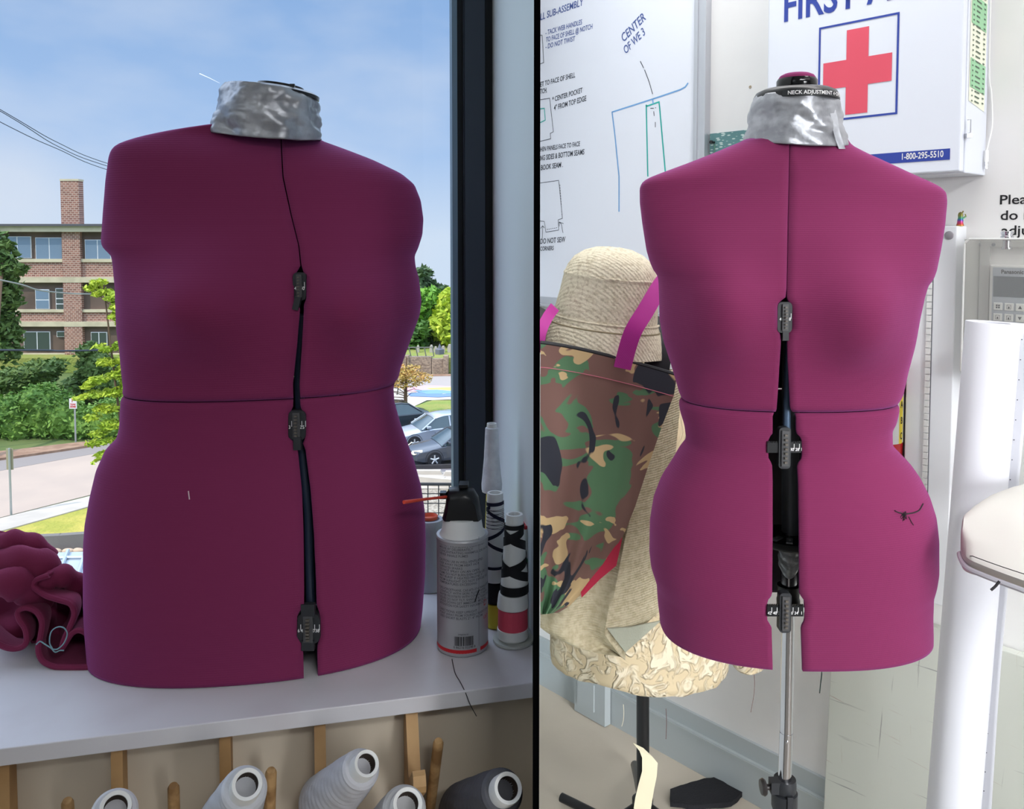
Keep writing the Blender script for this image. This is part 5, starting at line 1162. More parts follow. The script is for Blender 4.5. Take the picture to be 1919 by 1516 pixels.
redl = [P(1169, 953, YB+.065), P(1166, 1010, YB+.065), P(1155, 1060, YB+.065), P(1125, 1085, YB+.06), P(1090, 1120, YB+.05), P(1085, 1080, YB+.05), P(1130, 1030, YB+.055)]
bm = NB(); prism(bm, redl, V(0, .006, 0)); obj('red_lining', bm, mat('red_lining', rgb(176, 26, 62), .7), tote, smooth=False)

# khaki woven tote behind it
KH = wave_bump(mat('khaki_weave', rgb(196, 186, 158), .9, bump=(160, .6, .003), var=(90, rgb(178, 166, 136), .42, .62)), 'Z', 62, .5, .0022, 1.2)
kt = thing('woven_tote_bag', 'large khaki striped woven bag hanging behind the camouflage tote', 'tote bag', P(1165, 1222, 1.62))
kr = [(690, 1255), (720, 1272), (740, 1277), (800, 1272), (900, 1262), (1000, 1248), (1090, 1236), (1120, 1238), (1165, 1240), (1195, 1208), (1224, 1174)]
kc = [(690, 1240), (740, 1238), (873, 1206), (1000, 1172), (1100, 1152), (1177, 1138), (1224, 1172)]
klf = [(690, 1012.5), (1170, 1012.5), (1181, 1012.5), (1195, 1035), (1210, 1066), (1218, 1110), (1224, 1168)]
bm = NB(); rows = []
for j in range(60):
    py = lerp(700, 1224, j/59); l_, c2, r2_ = pw(klf, py), pw(kc, py), pw(kr, py); r_ = []
    for i in range(24): u = i/24; r_.append(P(lerp(l_, c2, u), py, 1.63-.012*math.sin(u*8+py*.01)-.02*u))
    for i in range(12): u = i/12; r_.append(P(lerp(c2, r2_, u), py, 1.61+.075*u-.010*math.sin(PI*u)))
    for i in range(16): u = i/16; r_.append(P(lerp(r2_, l_, u), py, 1.685))
    for q_ in r_: q_.z = P(1100, py, 1.63).z+.0
    # keep the rows where the photo shows them for the near crease and the far side
    rows.append([bm.verts.new(q_) for q_ in r_])
for a_, b_ in zip(rows, rows[1:]):
    n_ = len(a_)
    for i in range(n_): bm.faces.new((a_[i], b_[i], b_[(i+1) % n_], a_[(i+1) % n_]))
bm.faces.new(rows[-1]); bmesh.ops.recalc_face_normals(bm, faces=bm.faces); obj('bag_body', bm, KH, kt)
bm = NB(); g_ = [P(1138, 1178, 1.603), P(1180, 1176, 1.625), P(1238, 1164, 1.675), P(1172, 1223, 1.612)]
prism(bm, g_, V(0, .004, 0)); obj('folded_base', bm, mat('khaki_grey_base', rgb(160, 162, 146), .9, bump=(200, .5, .002)), kt, smooth=False)
rib2([P(1228, 720, 1.57), P(1232, 680, 1.575), P(1242, 640, 1.59), P(1252, 600, 1.62)], .024, BLACKM, 'black_strap', par=kt)
rib2([P(1010, 640, 1.56), P(1014, 600, 1.58), P(1022, 580, 1.6)], .012, BLACKM, 'black_strap', par=kt)

# bucket hat on the neck of the cream form
HATM = wave_bump(mat('beige_slub_linen', rgb(232, 222, 198), .9, bump=(220, .8, .003), var=(130, rgb(210, 198, 172), .5, .62)), 'DIAGONAL', 60, .35, .002, 1.5)
YH2 = 1.62; hc = P(1135, 600, YH2); axh = V(.11, -.05, 1).normalized(); k1 = rpx(1, YH2)
hat = thing('bucket_hat', 'beige textured bucket hat on top of the cream dress form', 'hat', P(1137, 655, YH2))
ux = (V(1, 0, 0)-axh*axh.x).normalized()
def hatloft(prof, m, name, seedv=0, th=.002, par=None, seg=96):
    vy = axh.cross(ux); bm = NB(); rows = []
    for r, h in prof:
        row_ = []
        for i in range(seg):
            t = 2*PI*i/seg; k = 1+.018*mnoise.noise(V(math.cos(t)*1.5, math.sin(t)*1.5, h*.03+seedv)); hh = h+(3.0*mnoise.noise(V(math.cos(t)*2, math.sin(t)*2, 3+h*.02)) if h > 60 or h < -20 else 0)
            row_.append(bm.verts.new(hc+ux*r*k1*math.cos(t)*k+vy*r*k1*.86*math.sin(t)*k+axh*hh*k1))
        rows.append(row_)
    for a_, b_ in zip(rows, rows[1:]):
        for i in range(seg): bm.faces.new((a_[i], a_[(i+1) % seg], b_[(i+1) % seg], b_[i]))
    if prof[-1][0] < 15: bm.faces.new(rows[-1])
    bmesh.ops.recalc_face_normals(bm, faces=bm.faces); o = obj(name, bm, m, par or hat); return o
crown = hatloft([(98, 0), (97, 14), (95, 30), (92, 50), (89, 70), (87, 82)], HATM, 'crown'); 
hatloft([(88, 80), (88.5, 84), (86.5, 87)], HATM, 'crown_seam', 0)
hatloft([(87, 84), (83, 99), (73, 115), (56, 127), (34, 135), (8, 138)], HATM, 'crown_top')
br = hatloft([(98, 3), (101, -3), (106, -13), (110, -24), (114, -36), (117, -47), (119, -56), (118, -57)], HATM, 'brim'); solidify(br, .003, -1)
for k in range(5): hatloft([(104.8+2.7*k, -9-10*k), (105.9+2.7*k, -10.3-10*k), (105.8+2.7*k, -11.6-10*k)], mat('hat_stitch', rgb(150, 138, 108), .9), 'brim_stitching', 0, par=br)
bm = NB(); tube(bm, [hc+ux*99*k1*math.cos(t)+axh.cross(ux)*85*k1*math.sin(t)+axh*2*k1 for t in np.linspace(0, 2*PI, 90)], .0022, 8, caps=False); obj('brim_seam', bm, HATM, hat)
# ================================================================ OUTSIDE
ZG = -6.6
def g(px, py, dz=0): return hz(px, py, ZG+dz)
def ground(name, pts, m, dz, th=.02, label=None):
    bm = NB(); prism(bm, [g(a_, b_, dz) for a_, b_ in pts], V(0, 0, -th)); return struct(name, bm, m)
GRASS = mat('lawn_grass', rgb(186, 172, 84), .95, bump=(9, 1, .06), var=(1.6, rgb(156, 156, 66), .35, .65))
GRASS2 = mat('green_grass', rgb(126, 146, 66), .95, bump=(9, 1, .06), var=(1.2, rgb(150, 150, 80), .35, .65))
ASPH = mat('pale_asphalt', rgb(182, 164, 150), .9, var=(.5, rgb(172, 156, 144), .35, .65), bump=(12, .3, .01))
ASPH2 = mat('grey_asphalt', rgb(140, 132, 128), .9)
CONC = mat('pale_concrete', rgb(192, 184, 172), .85, var=(1, rgb(178, 170, 160), .4, .6))
BRKW = mat('paving_brown', rgb(160, 130, 108), .9, var=(3, rgb(140, 110, 90), .4, .6))
bm = NB(); prism(bm, [V(-160, 8, ZG-.3), V(160, 8, ZG-.3), V(160, 110, ZG-.3), V(-160, 110, ZG-.3)], V(0, 0, .28)); struct('ground', bm, mat('distant_ground', rgb(84, 104, 54), .95, var=(.3, rgb(104, 116, 66), .4, .6)))
# left of the dress form
ground('road', [(-260, 1035), (182, 924), (420, 865), (420, 776), (182, 833), (27, 856), (-260, 892)], ASPH, .0)
ground('road_shoulder', [(-260, 934), (27, 877), (200, 846), (420, 796), (420, 777), (182, 834), (27, 858), (-260, 896)], ASPH2, .006, .004)
ground('sidewalk', [(-260, 1060), (12, 992), (177, 946), (420, 872), (420, 860), (182, 926), (12, 968), (-260, 1037)], CONC, .09, .1)
ground('far_sidewalk', [(-260, 892), (27, 855), (110, 843), (182, 832), (182, 826), (150, 828), (80, 836), (12, 844), (-260, 862)], BRKW, .09, .1)
ground('lawn', [(-260, 1078), (12, 1026), (100, 1021), (174, 1014), (420, 1000), (420, 873), (177, 946), (12, 991), (-260, 1060)], GRASS, .06, .1)
def wallgrd(name, pts, h, m, th=.25, cat=None, label=None):
    bm = NB()
    for (a_, b_) in zip(pts, pts[1:]):
        p, q = g(*a_), g(*b_); n = V(-(q-p).y, (q-p).x, 0).normalized()*th; prism(bm, [p, q, q+n, p+n], V(0, 0, h))
    return struct(name, bm, m)
wallgrd('retaining_wall', [(-60, 1042), (110, 1034), (420, 1012)], .42, mat('grey_block', rgb(120, 116, 112), .9, bump=(14, .5, .01)), .2)
ground('gravel_bed', [(-60, 1058), (420, 1046), (420, 1018), (110, 1032), (-60, 1042)], mat('gravel', rgb(186, 176, 160), .95, bump=(20, 1, .05), var=(14, rgb(140, 130, 116), .4, .6)), .02)
STONE = mat('river_stone', rgb(196, 172, 148), .8)
for px_, py_ in ((104, 1040), (128, 1039), (170, 1037), (149, 1038)):
    bm = NB(); bmesh.ops.create_icosphere(bm, subdivisions=3, radius=.11); bmesh.ops.scale(bm, vec=(1.4, .9, .7), verts=bm.verts); disp(bm, .03, 5, px_); p = g(px_, py_); bmesh.ops.translate(bm, verts=bm.verts, vec=p+V(0, 0, .09))
    o = obj('rounded_stone', bm, STONE, origin=p+V(0, 0, .02)); tag(o, 'tan rounded stone at the foot of the grey retaining wall', 'stone', 'stones by the retaining wall')
# corrugated white roof of a low shed right below
yr = 15.0; ra_, rb_ = P(40, 1082, yr), P(330, 1082, yr)
bm = NB(); pa = [P(30, 1092, 14.2), P(330, 1086, 14.2), P(330, 1030, 15.6), P(60, 1036, 15.6)]; prism(bm, pa, V(0, 0, -.12))
shed = thing('shed_roof', 'white metal shed roof with raised ribs just outside the window', 'roof', V(pa[0].x, 14.4, ZG)); WM = mat('white_metal_roof', rgb(176, 186, 196), .45, .3)
obj('roof_sheet', bm, WM, shed, smooth=False)
bm = NB()
for i in range(9):
    t = i/8; a_ = pa[0].lerp(pa[1], t); b_ = pa[3].lerp(pa[2], t); tube(bm, [a_+V(0, 0, .03), b_+V(0, 0, .03)], .035, 6)
tube(bm, [pa[0].lerp(pa[3], .75)+V(0, 0, .03), pa[1].lerp(pa[2], .75)+V(0, 0, .03)], .03, 6); obj('roof_rib', bm, WM, shed)
bm = NB(); c0 = (pa[0]+pa[1]+pa[2]+pa[3])/4; box(bm, V(c0.x, c0.y+.1, (c0.z-.3+ZG)/2), (2.0, .9, c0.z-.35-ZG)); obj('shed_wall', bm, CONC, shed, smooth=False)

# sign posts
def post(px, pyb, pyt, w, m): 
    p = g(px, pyb); t_ = P(px, pyt, p.y); return p, t_
p, t_ = post(142, 832, 748, 4, None)
sg = thing('parking_sign', 'white street sign with red print on a thin post before the hedge', 'sign', p)
bm = NB(); tube(bm, [p, V(p.x, p.y, t_.z)], .035, 8); obj('signpost', bm, mat('galvanised', rgb(176, 180, 178), .5, .5), sg)
k_ = p.y/F; bm = NB(); box(bm, V(p.x-2*k_, p.y-.05, P(0, 756, p.y).z), (14*k_, .02, 19*k_)); obj('sign_plate', bm, mat('sign_face', rgb(222, 220, 218), .5), sg, smooth=False)
bm = NB()
for s_t, py_, h_ in (('P', 753, 7), ('TOW', 759, 3.2), ('ZONE', 763, 3)):
    q = text_bm(s_t, h_*k_/.7, 0, 'CENTER', .9, offset=.006); add_bm(bm, q, Matrix.Translation(V(p.x-2*k_, p.y-.063, P(0, py_, p.y).z)) @ Matrix.Rotation(PI/2, 4, 'X'))
obj('sign_lettering', bm, mat('sign_red_print', rgb(190, 60, 60), .5), sg, smooth=False)
p = g(21, 968); sg = thing('street_sign', 'back of a pale metal sign on a post at the left edge', 'sign', p)
bm = NB(); tube(bm, [p, V(p.x, p.y, P(21, 840, p.y).z)], .032, 8); obj('signpost', bm, MATS['galvanised'], sg)
k_ = p.y/F; bm = NB(); box(bm, V(p.x-.02, p.y+.05, P(0, 861, p.y).z), (13*k_, .015, 41*k_)); obj('sign_plate', bm, mat('sign_back', rgb(158, 152, 124), .6), sg, smooth=False)

# apartment building
YBD = 53.0
def fz(py): return P(100, py, YBD).z
def fX(px, py=560): return P(px, py, YBD).x
BRICK = bpy.data.materials.new('red_brick'); BRICK.use_nodes = True; t0 = BRICK.node_tree; b_ = t0.nodes['Principled BSDF']; b_.inputs['Roughness'].default_value = .9
tc = N(t0, 'ShaderNodeTexCoord'); mp = N(t0, 'ShaderNodeMapping'); mp.inputs['Rotation'].default_value = (PI/2, 0, 0); bk = N(t0, 'ShaderNodeTexBrick')
bk.inputs['Color1'].default_value = rgb(158, 112, 98); bk.inputs['Color2'].default_value = rgb(126, 86, 76); bk.inputs['Mortar'].default_value = rgb(196, 176, 160); bk.inputs['Scale'].default_value = 2.0; bk.inputs['Mortar Size'].default_value = .03
t0.links.new(tc.outputs['Object'], mp.inputs[0]); t0.links.new(mp.outputs[0], bk.inputs['Vector']); t0.links.new(bk.outputs['Color'], b_.inputs['Base Color'])
STUC = mat('brown_stucco', rgb(112, 94, 84), .9, var=(.5, rgb(92, 78, 70), .4, .6)); CREAM = mat('cream_concrete', rgb(206, 196, 168), .85, var=(1, rgb(186, 176, 150), .45, .65))
bd = thing('apartment_building', 'three storey brown and brick apartment block with a tall brick chimney', 'building', V(fX(100), YBD, ZG))
def fb(px0, px1, py0, py1, y0, y1, m, name, par=None):
    bm = NB(); obox(bm, V(0, YBD, 0), V(1, 0, 0), V(0, -1, 0), Zv, (fX(px0), y0, fz(py1)), (fX(px1), y1, fz(py0))); return obj(name, bm, m, par or bd, smooth=False)
bm = NB(); obox(bm, V(0, YBD, 0), V(1, 0, 0), V(0, -1, 0), Zv, (fX(-120), -9, ZG), (fX(420), 0, fz(430))); obj('facade_wall', bm, STUC, bd, smooth=False)
bm = NB(); obox(bm, V(0, YBD, 0), V(1, 0, 0), V(0, -1, 0), Zv, (fX(-120), -9.3, fz(424)), (fX(430), .75, fz(420))); obj('roof', bm, mat('roof_dark', rgb(84, 84, 90), .7), bd, smooth=False)
fb(-120, 430, 423.5, 434.5, 0, .55, CREAM, 'eave_band')
for y0, y1 in ((491, 519), (584, 603), (666, 685)): fb(-120, 430, y0, y1, 0, .12, BRICK, 'brick_band')
for y0, y1 in ((485, 491), (579.5, 584.5), (661.5, 666)): fb(-120, 430, y0, y1, 0, .22, CREAM, 'window_sill')
for y0, y1 in ((519, 529), (602, 611), (684, 691)): fb(-120, 430, y0, y1, 0, .32, CREAM, 'floor_ledge')
ch = NB(); obox(ch, V(0, YBD, 0), V(1, 0, 0), V(0, -1, 0), Zv, (fX(123.5), -.3, ZG), (fX(157), .3, fz(339))); chm = obj('chimney', ch, BRICK, bd, smooth=False)
fb(123, 157.5, 336, 339.5, -.33, .33, CREAM, 'chimney_cap', chm)
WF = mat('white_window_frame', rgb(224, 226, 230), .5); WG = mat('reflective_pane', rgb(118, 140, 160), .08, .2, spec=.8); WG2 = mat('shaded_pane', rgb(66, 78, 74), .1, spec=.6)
def bwin(px0, px1, py0, py1, mull, trans=(), gm=WG):
    w = fb(px0, px1, py0, py1, .0, .10, WF, 'window')
    xs = [px0]+mull+[px1]; ysl = [py0]+list(trans)+[py1]
    for a_, b_ in zip(xs, xs[1:]):
        for c_, d_ in zip(ysl, ysl[1:]): fb(a_+1.1, b_-1.1, c_+1.1, d_-1.1, .10, .12, gm, 'pane', w)
bwin(-30, 62.5, 443, 484, [12, 37]); bwin(71, 121, 445, 486, [96.5]); bwin(163, 211, 449, 488.5, [186.5]); bwin(230, 280, 449, 488.5, [255])
bwin(68, 93.5, 542, 579, [], (561.5,)); bwin(106, 121, 540, 580, [], (548, 559, 569), WG2); bwin(44, 93, 621, 656, [69], (), WG2); bwin(106, 122, 620.5, 631, [], (), WG2); bwin(170, 200, 622, 655, [185], (), WG2)
# overhead wires
def wire(pts, r, lab, m=None):
    bm = NB(); c_ = smooth_path([P(*q) for q in pts], 8); tube(bm, c_, r, 6); o = obj('overhead_wire', bm, m or mat('wire_dark', rgb(60, 66, 78), .6), origin=c_[0]); tag(o, lab, 'wire')
wire([(-300, 30, 24), (12, 212, 26), (110, 268, 29), (207, 308, 33), (420, 370, 42)], .013, 'thin overhead wire, uppermost of the three crossing the sky', )
wire([(-300, 36, 24), (12, 215, 26), (110, 275, 29), (207, 313, 33), (420, 374, 42)], .013, 'thin overhead wire just under the uppermost one')
wire([(-300, 70, 24), (12, 234.5, 26), (110, 280, 29), (207, 320, 33), (420, 380, 42)], .013, 'thin overhead wire, lowest of the three crossing the sky')
wire([(-300, 470, 24), (12, 527, 30), (70, 543, 32), (120, 549, 34), (170, 551, 36), (240, 550, 38), (420, 545, 42)], .03, 'light sagging cable in front of the second storey', mat('wire_light', rgb(150, 152, 146), .6))
wire([(-300, 655, 30), (12, 656, 33), (90, 656.5, 35), (150, 657, 36), (420, 650, 42)], .04, 'dark straight cable in front of the ground floor')
# contrail
bm = NB(); tube(bm, [P(374, 138, 900), P(392, 146, 900), P(412, 156, 900)], [.5, .35, .1], 6); o = obj('contrail', bm, mat('cloud_white', rgb(250, 250, 252), 1), origin=P(392, 146, 900)); tag(o, 'short white contrail high in the blue sky', 'contrail')

# trees and shrubs
def leafmat(name, c1, c2, scale=2.0):
    m = mat(name, c1, .7, var=(scale, c2, .35, .65)); b = m.node_tree.nodes['Principled BSDF']; return m
def foliage(name, parent, blobs, n, size, m, seed=0, core=True, jit=1.0, m2=None):
    """blobs: (centre, (rx,ry,rz)); leaves are small folded quads scattered through each blob, denser near its skin"""
    rnd = random.Random(seed); vs = []; fs = []
    tot = sum(b[1][0]*b[1][2] for b in blobs)
    for c, r in blobs:
        k = int(n*r[0]*r[2]/tot)
        for _ in range(k):
            d = V(rnd.gauss(0, 1), rnd.gauss(0, 1), rnd.gauss(0, 1)).normalized(); rr = rnd.uniform(.55, 1.06)*(1+.22*mnoise.noise(d*2.4+V(seed, 0, c.x)))
            p = c+V(d.x*r[0]*rr, d.y*r[1]*rr, d.z*r[2]*rr); s_ = size*rnd.uniform(.6, 1.3)
            a_ = V(rnd.gauss(0, 1), rnd.gauss(0, 1), rnd.gauss(0, .6)).normalized(); b_ = a_.cross(V(rnd.gauss(0, 1), rnd.gauss(0, 1), rnd.gauss(0, 1))).normalized()
            i = len(vs); vs += [p-a_*s_, p+b_*s_*.45, p+a_*s_, p-b_*s_*.45]; fs.append((i, i+1, i+2, i+3))
    bm = NB()
    if core:
        for c, r in blobs:
            q = NB(); bmesh.ops.create_icosphere(q, subdivisions=3, radius=1)
            for v in q.verts:
                v.co = v.co*(.80+.2*mnoise.noise(v.co*2.2+V(seed, c.x, 0))); v.co = V(v.co.x*r[0], v.co.y*r[1], v.co.z*r[2])+c
            add_bm(bm, q)
    vv = [bm.verts.new(v) for v in vs]
    for f in fs: bm.faces.new([vv[i] for i in f])
    return obj(name, bm, m, parent, smooth=False)
def blobs_px(lst, Y, ry=None):
    out_ = []
    for px, py, rx, rz in lst: out_.append((P(px, py, Y), (rpx(rx, Y), (ry or rpx(rx, Y)), rpx(rz, Y))))
    return out_
BARK = mat('bark', rgb(110, 88, 70), .9)
GD = leafmat('leaf_dark', rgb(70, 100, 44), rgb(98, 122, 58)); GM = leafmat('leaf_mid', rgb(88, 128, 48), rgb(62, 100, 40), 1.2); GB = leafmat('leaf_bright', rgb(186, 200, 62), rgb(154, 180, 50), 1.5); GH = leafmat('leaf_hedge', rgb(84, 124, 50), rgb(120, 156, 66), .8)
GY = leafmat('leaf_light_green', rgb(112, 162, 50), rgb(90, 140, 44), .7); GC = leafmat('needle_green', rgb(84, 110, 70), rgb(70, 94, 58), .7); GO = leafmat('leaf_orange', rgb(206, 160, 96), rgb(190, 170, 90), 2)
def tree(name, label, base, blobs, n, size, m, seed, trunk_r, grp=None, cat='tree', core=True, branches=()):
    r = thing(name, label, cat, base, grp)
    top_ = max(b[0].z for b in blobs); tc_ = sum((b[0] for b in blobs), V(0, 0, 0))/len(blobs)
    bm = NB(); tube(bm, smooth_path([base-V(0, 0, .0), base.lerp(V(tc_.x, tc_.y, tc_.z), .5), V(tc_.x, tc_.y, top_)], 5), [trunk_r*(1-.07*i) for i in range(11)], 8)
    for q in branches: tube(bm, smooth_path(q, 4), [trunk_r*.45*(1-.8*i/(4*(len(q)-1))) for i in range(4*(len(q)-1)+1)], 5)
    obj('trunk', bm, BARK, r); foliage('foliage', r, blobs, n, size, m, seed, core); return r
# dark tree at the left edge, in front of the building
Yt = 36
tree('street_tree', 'dark green tree at the left edge before the apartment block', g(-40, 870), blobs_px([(-20, 470, 42, 40), (8, 480, 22, 26), (20, 505, 24, 16), (10, 540, 26, 30), (-20, 580, 50, 60), (14, 620, 22, 22), (30, 505, 16, 9), (22, 565, 18, 10), (15, 650, 22, 30)], Yt, .8), 5200, .17, GD, 1, .16, core=False)
# bright young tree whose branches reach out from behind the form
Yy = 24
bl = [(184, 530, 12, 7), (172, 540, 12, 5), (196, 548, 14, 6), (186, 551, 12, 4), (213, 558, 14, 7), (222, 575, 13, 10), (232, 600, 12, 14), (216, 592, 8, 7), (230, 648, 18, 8), (200, 654, 14, 5), (185, 648, 6, 3), (205, 678, 22, 7), (225, 700, 20, 10), (185, 712, 18, 6), (168, 722, 12, 5), (152, 745, 12, 4), (180, 738, 20, 6), (215, 735, 20, 8), (200, 765, 25, 7), (175, 782, 14, 5), (210, 795, 22, 8), (185, 812, 16, 5), (176, 830, 14, 5), (200, 826, 14, 5), (192, 850, 10, 4), (182, 862, 5, 3), (250, 700, 25, 60)]
trunk = P(262, 800, Yy)
brs = [[P(262, py0, Yy), P(230, (py0+py1)/2+6, Yy), P(px1, py1, Yy)] for px1, py1, py0 in ((180, 528, 640), (172, 540, 640), (185, 648, 720), (155, 745, 790), (175, 782, 820), (182, 862, 860))]
tree('young_tree', 'bright yellow green young tree spreading from behind the counter dress form', V(trunk.x, trunk.y, ZG), blobs_px(bl, Yy, .35), 6800, .085, GB, 2, .06, core=False, branches=brs)
# shrubs and hedge
Yh = 25.5
def shrub(label, blobs, Y, n, size, m, seed, name='shrub', cat='shrub', ry=1.2, grp=None):
    bb = blobs_px(blobs, Y, ry); r = thing(name, label, cat, V(bb[0][0].x, Y, ZG), grp)
    bm = NB(); tube(bm, [V(bb[0][0].x, Y, ZG), bb[0][0]], .06, 6); obj('stem', bm, BARK, r); foliage('foliage', r, bb, n, size, m, seed)
shrub('dark shrub in front of the chimney foot', [(70, 700, 34, 26), (88, 690, 20, 18), (30, 712, 28, 22), (0, 715, 26, 24), (55, 715, 40, 20)], 40, 4200, .15, GD, 3, ry=1.5)
shrub('round dark green shrub between the chimney and the young tree', [(180, 690, 28, 34), (165, 655, 12, 14), (200, 720, 34, 40), (150, 735, 30, 34)], 38.5, 4200, .15, GD, 4, ry=1.2)
Yhe = g(100, 836).y+1.9
shrub('long clipped green hedge along the far sidewalk', [(40, 790, 46, 52), (90, 775, 42, 56), (20, 770, 34, 34), (120, 785, 38, 52), (160, 800, 42, 40), (200, 790, 40, 46), (70, 750, 34, 30), (-30, 790, 50, 60), (240, 790, 40, 50)], Yhe, 15000, .11, GH, 5, 'hedge', 'hedge', ry=1.0)

# right of the form
def rp_(name, pts, m, dz, th=.02): return ground(name, pts, m, dz, th)
rp_('cross_street', [(640, 745), (980, 745), (980, 700), (640, 706)], mat('street_grey', rgb(168, 160, 156), .9), 0)
rp_('street_apron', [(640, 800), (745, 776), (800, 750), (980, 744), (980, 728), (640, 728)], CONC, .012, .01)
rp_('brick_sidewalk', [(640, 707), (980, 702), (980, 699), (640, 703)], BRKW, .02)
for k, (pts_, c_) in enumerate((([(757, 728), (800, 722), (856, 724), (856, 731), (800, 733), (760, 733)], (232, 170, 190)), ([(765, 737), (800, 733), (856, 739), (856, 742), (820, 744), (768, 742)], (110, 140, 206)), ([(800, 727), (856, 725), (856, 736), (830, 738)], (246, 212, 110)), ([(775, 731), (820, 730), (856, 733), (856, 737), (800, 738)], (120, 160, 220)))):
    rp_('street_mural', pts_, mat('mural_%d' % k, rgb(*c_), .8), .03+k*.005, .01)
rp_('grass_island', [(640, 815), (745, 778), (775, 762), (810, 750), (856, 750), (980, 752), (980, 800), (640, 815)], GRASS2, .10, .08)
rp_('parking_lot', [(640, 884), (980, 884), (980, 797), (740, 797), (640, 812)], mat('parking_asphalt', rgb(126, 122, 126), .9), .02)
rp_('parking_apron', [(640, 915), (980, 915), (980, 884), (640, 884)], CONC, .03)
rp_('rubble_bed', [(640, 1000), (980, 1000), (980, 912), (640, 912)], MATS['gravel'], .0)
wallgrd('parking_curb', [(700, 883), (860, 879), (980, 879)], .16, mat('black_curb', rgb(60, 58, 60), .8), .12)
wallgrd('low_curb', [(780, 910), (830, 915), (980, 925)], .3, CONC, .25)
for px_, py_ in ((802, 891), (858, 893)):
    p = g(px_, py_); bm = NB(); prism(bm, [p+V(-.5, 0, 0), p+V(.5, 0, 0), p+V(.42, 0, .16), p+V(-.42, 0, .16)], V(0, .2, 0)); o = obj('wheel_stop', bm, CONC, origin=p, smooth=False); tag(o, 'pale concrete wheel stop before the parked cars', 'wheel stop', 'wheel stops')
# stone wall, cemetery, fence
RUB = bpy.data.materials.new('rubble_stone'); RUB.use_nodes = True; t0 = RUB.node_tree; b_ = t0.nodes['Principled BSDF']; b_.inputs['Roughness'].default_value = .9
tc = N(t0, 'ShaderNodeTexCoord'); mp = N(t0, 'ShaderNodeMapping'); mp.inputs['Scale'].default_value = (2.2, 2.2, 4); vo = N(t0, 'ShaderNodeTexVoronoi'); vo.feature = 'F1'; t0.links.new(tc.outputs['Object'], mp.inputs[0]); t0.links.new(mp.outputs[0], vo.inputs['Vector'])
r_ = N(t0, 'ShaderNodeMix', data_type='RGBA'); r_.inputs[6].default_value = rgb(170, 150, 128); r_.inputs[7].default_value = rgb(120, 104, 92); sx_ = N(t0, 'ShaderNodeSeparateXYZ'); t0.links.new(vo.outputs['Color'], sx_.inputs[0]); t0.links.new(sx_.outputs['X'], r_.inputs['Factor']); t0.links.new(r_.outputs[2], b_.inputs['Base Color'])
Yw = g(800, 701).y
def at(px, py, Y): return P(px, py, Y)
sw_ = thing('stone_wall', 'low rubble stone wall with piers beyond the street mural', 'wall', V(at(800, 700, Yw).x, Yw, ZG))
bm = NB(); obox(bm, V(0, Yw, 0), V(1, 0, 0), V(0, 1, 0), Zv, (at(650, 700, Yw).x, 0, ZG), (at(808, 700, Yw).x, .5, at(0, 669, Yw).z)); obj('wall_run', bm, RUB, sw_, smooth=False)
bm = NB(); obox(bm, V(0, Yw, 0), V(1, 0, 0), V(0, 1, 0), Zv, (at(809, 700, Yw).x, 0, ZG), (at(832, 700, Yw).x, .5, at(0, 673, Yw).z)); obj('wall_run', bm, RUB, sw_, smooth=False)
for px_ in (836, 762):
    bm = NB(); obox(bm, V(0, Yw, 0), V(1, 0, 0), V(0, 1, 0), Zv, (at(px_-5, 700, Yw).x, -.1, ZG), (at(px_+4, 700, Yw).x, .6, at(0, 667, Yw).z)); obj('wall_pier', bm, RUB, sw_, smooth=False)
Yce = Yw+3
bm = NB(); prism(bm, [V(-40, Yw+.5, ZG), V(30, Yw+.5, ZG), V(30, 120, ZG), V(-40, 120, ZG)], V(0, 0, .9)); struct('cemetery_ground', bm, GRASS2)
GST = mat('gravestone_grey', rgb(178, 170, 162), .8)
for px_, y0, y1, w_ in ((783, 648, 668, 5), (808, 647, 665, 6), (816, 650, 664, 6), (830, 649, 664, 7), (842, 646, 664, 7), (851, 648, 664, 6)):
    bm = NB(); c_ = at(px_, y1, Yce); zt_ = at(0, y0, Yce).z; wm = rpx(w_, Yce)/2; zb_ = ZG+.9
    prism(bm, [V(c_.x-wm, Yce, zb_), V(c_.x+wm, Yce, zb_), V(c_.x+wm, Yce, zt_-.15), V(c_.x+wm*.5, Yce, zt_), V(c_.x-wm*.5, Yce, zt_), V(c_.x-wm, Yce, zt_-.15)], V(0, .3, 0)); o = obj('gravestone', bm, GST, origin=V(c_.x, Yce, zb_), smooth=False); tag(o, 'small pale gravestone beyond the rubble wall', 'gravestone', 'gravestones beyond the stone wall')
c_ = at(824, 664, Yce-.8); bm = NB(); zt_ = at(0, 641, Yce).z; lathe(bm, V(c_.x, Yce-.8, 0), Zv, [(.28, ZG+.9), (.28, ZG+1.2), (.2, ZG+1.25), (.14, zt_-.3), (.01, zt_)], 4); o = obj('obelisk', bm, mat('slate', rgb(104, 106, 118), .6), origin=V(c_.x, Yce-.8, ZG+.9), smooth=False); tag(o, 'dark grey obelisk among the gravestones', 'monument')
fr = thing('wire_fence', 'thin metal fence on posts above the stone wall', 'fence', V(at(785, 668, Yw).x, Yw+.25, at(0, 669, Yw).z))
FM = mat('fence_metal', rgb(120, 122, 116), .5, .5); bm = NB()
for py_ in (651, 668): tube(bm, [at(660, py_, Yw+.25), at(812, py_, Yw+.25)], .03, 5)
obj('fence_rail', bm, FM, fr)
for px_ in (700, 740, 766, 779, 795, 810): 
    bm = NB(); tube(bm, [V(at(px_, 0, Yw+.25).x, Yw+.25, at(0, 669, Yw).z), at(px_, 650, Yw+.25)], .035, 6); obj('fence_post', bm, FM, fr)
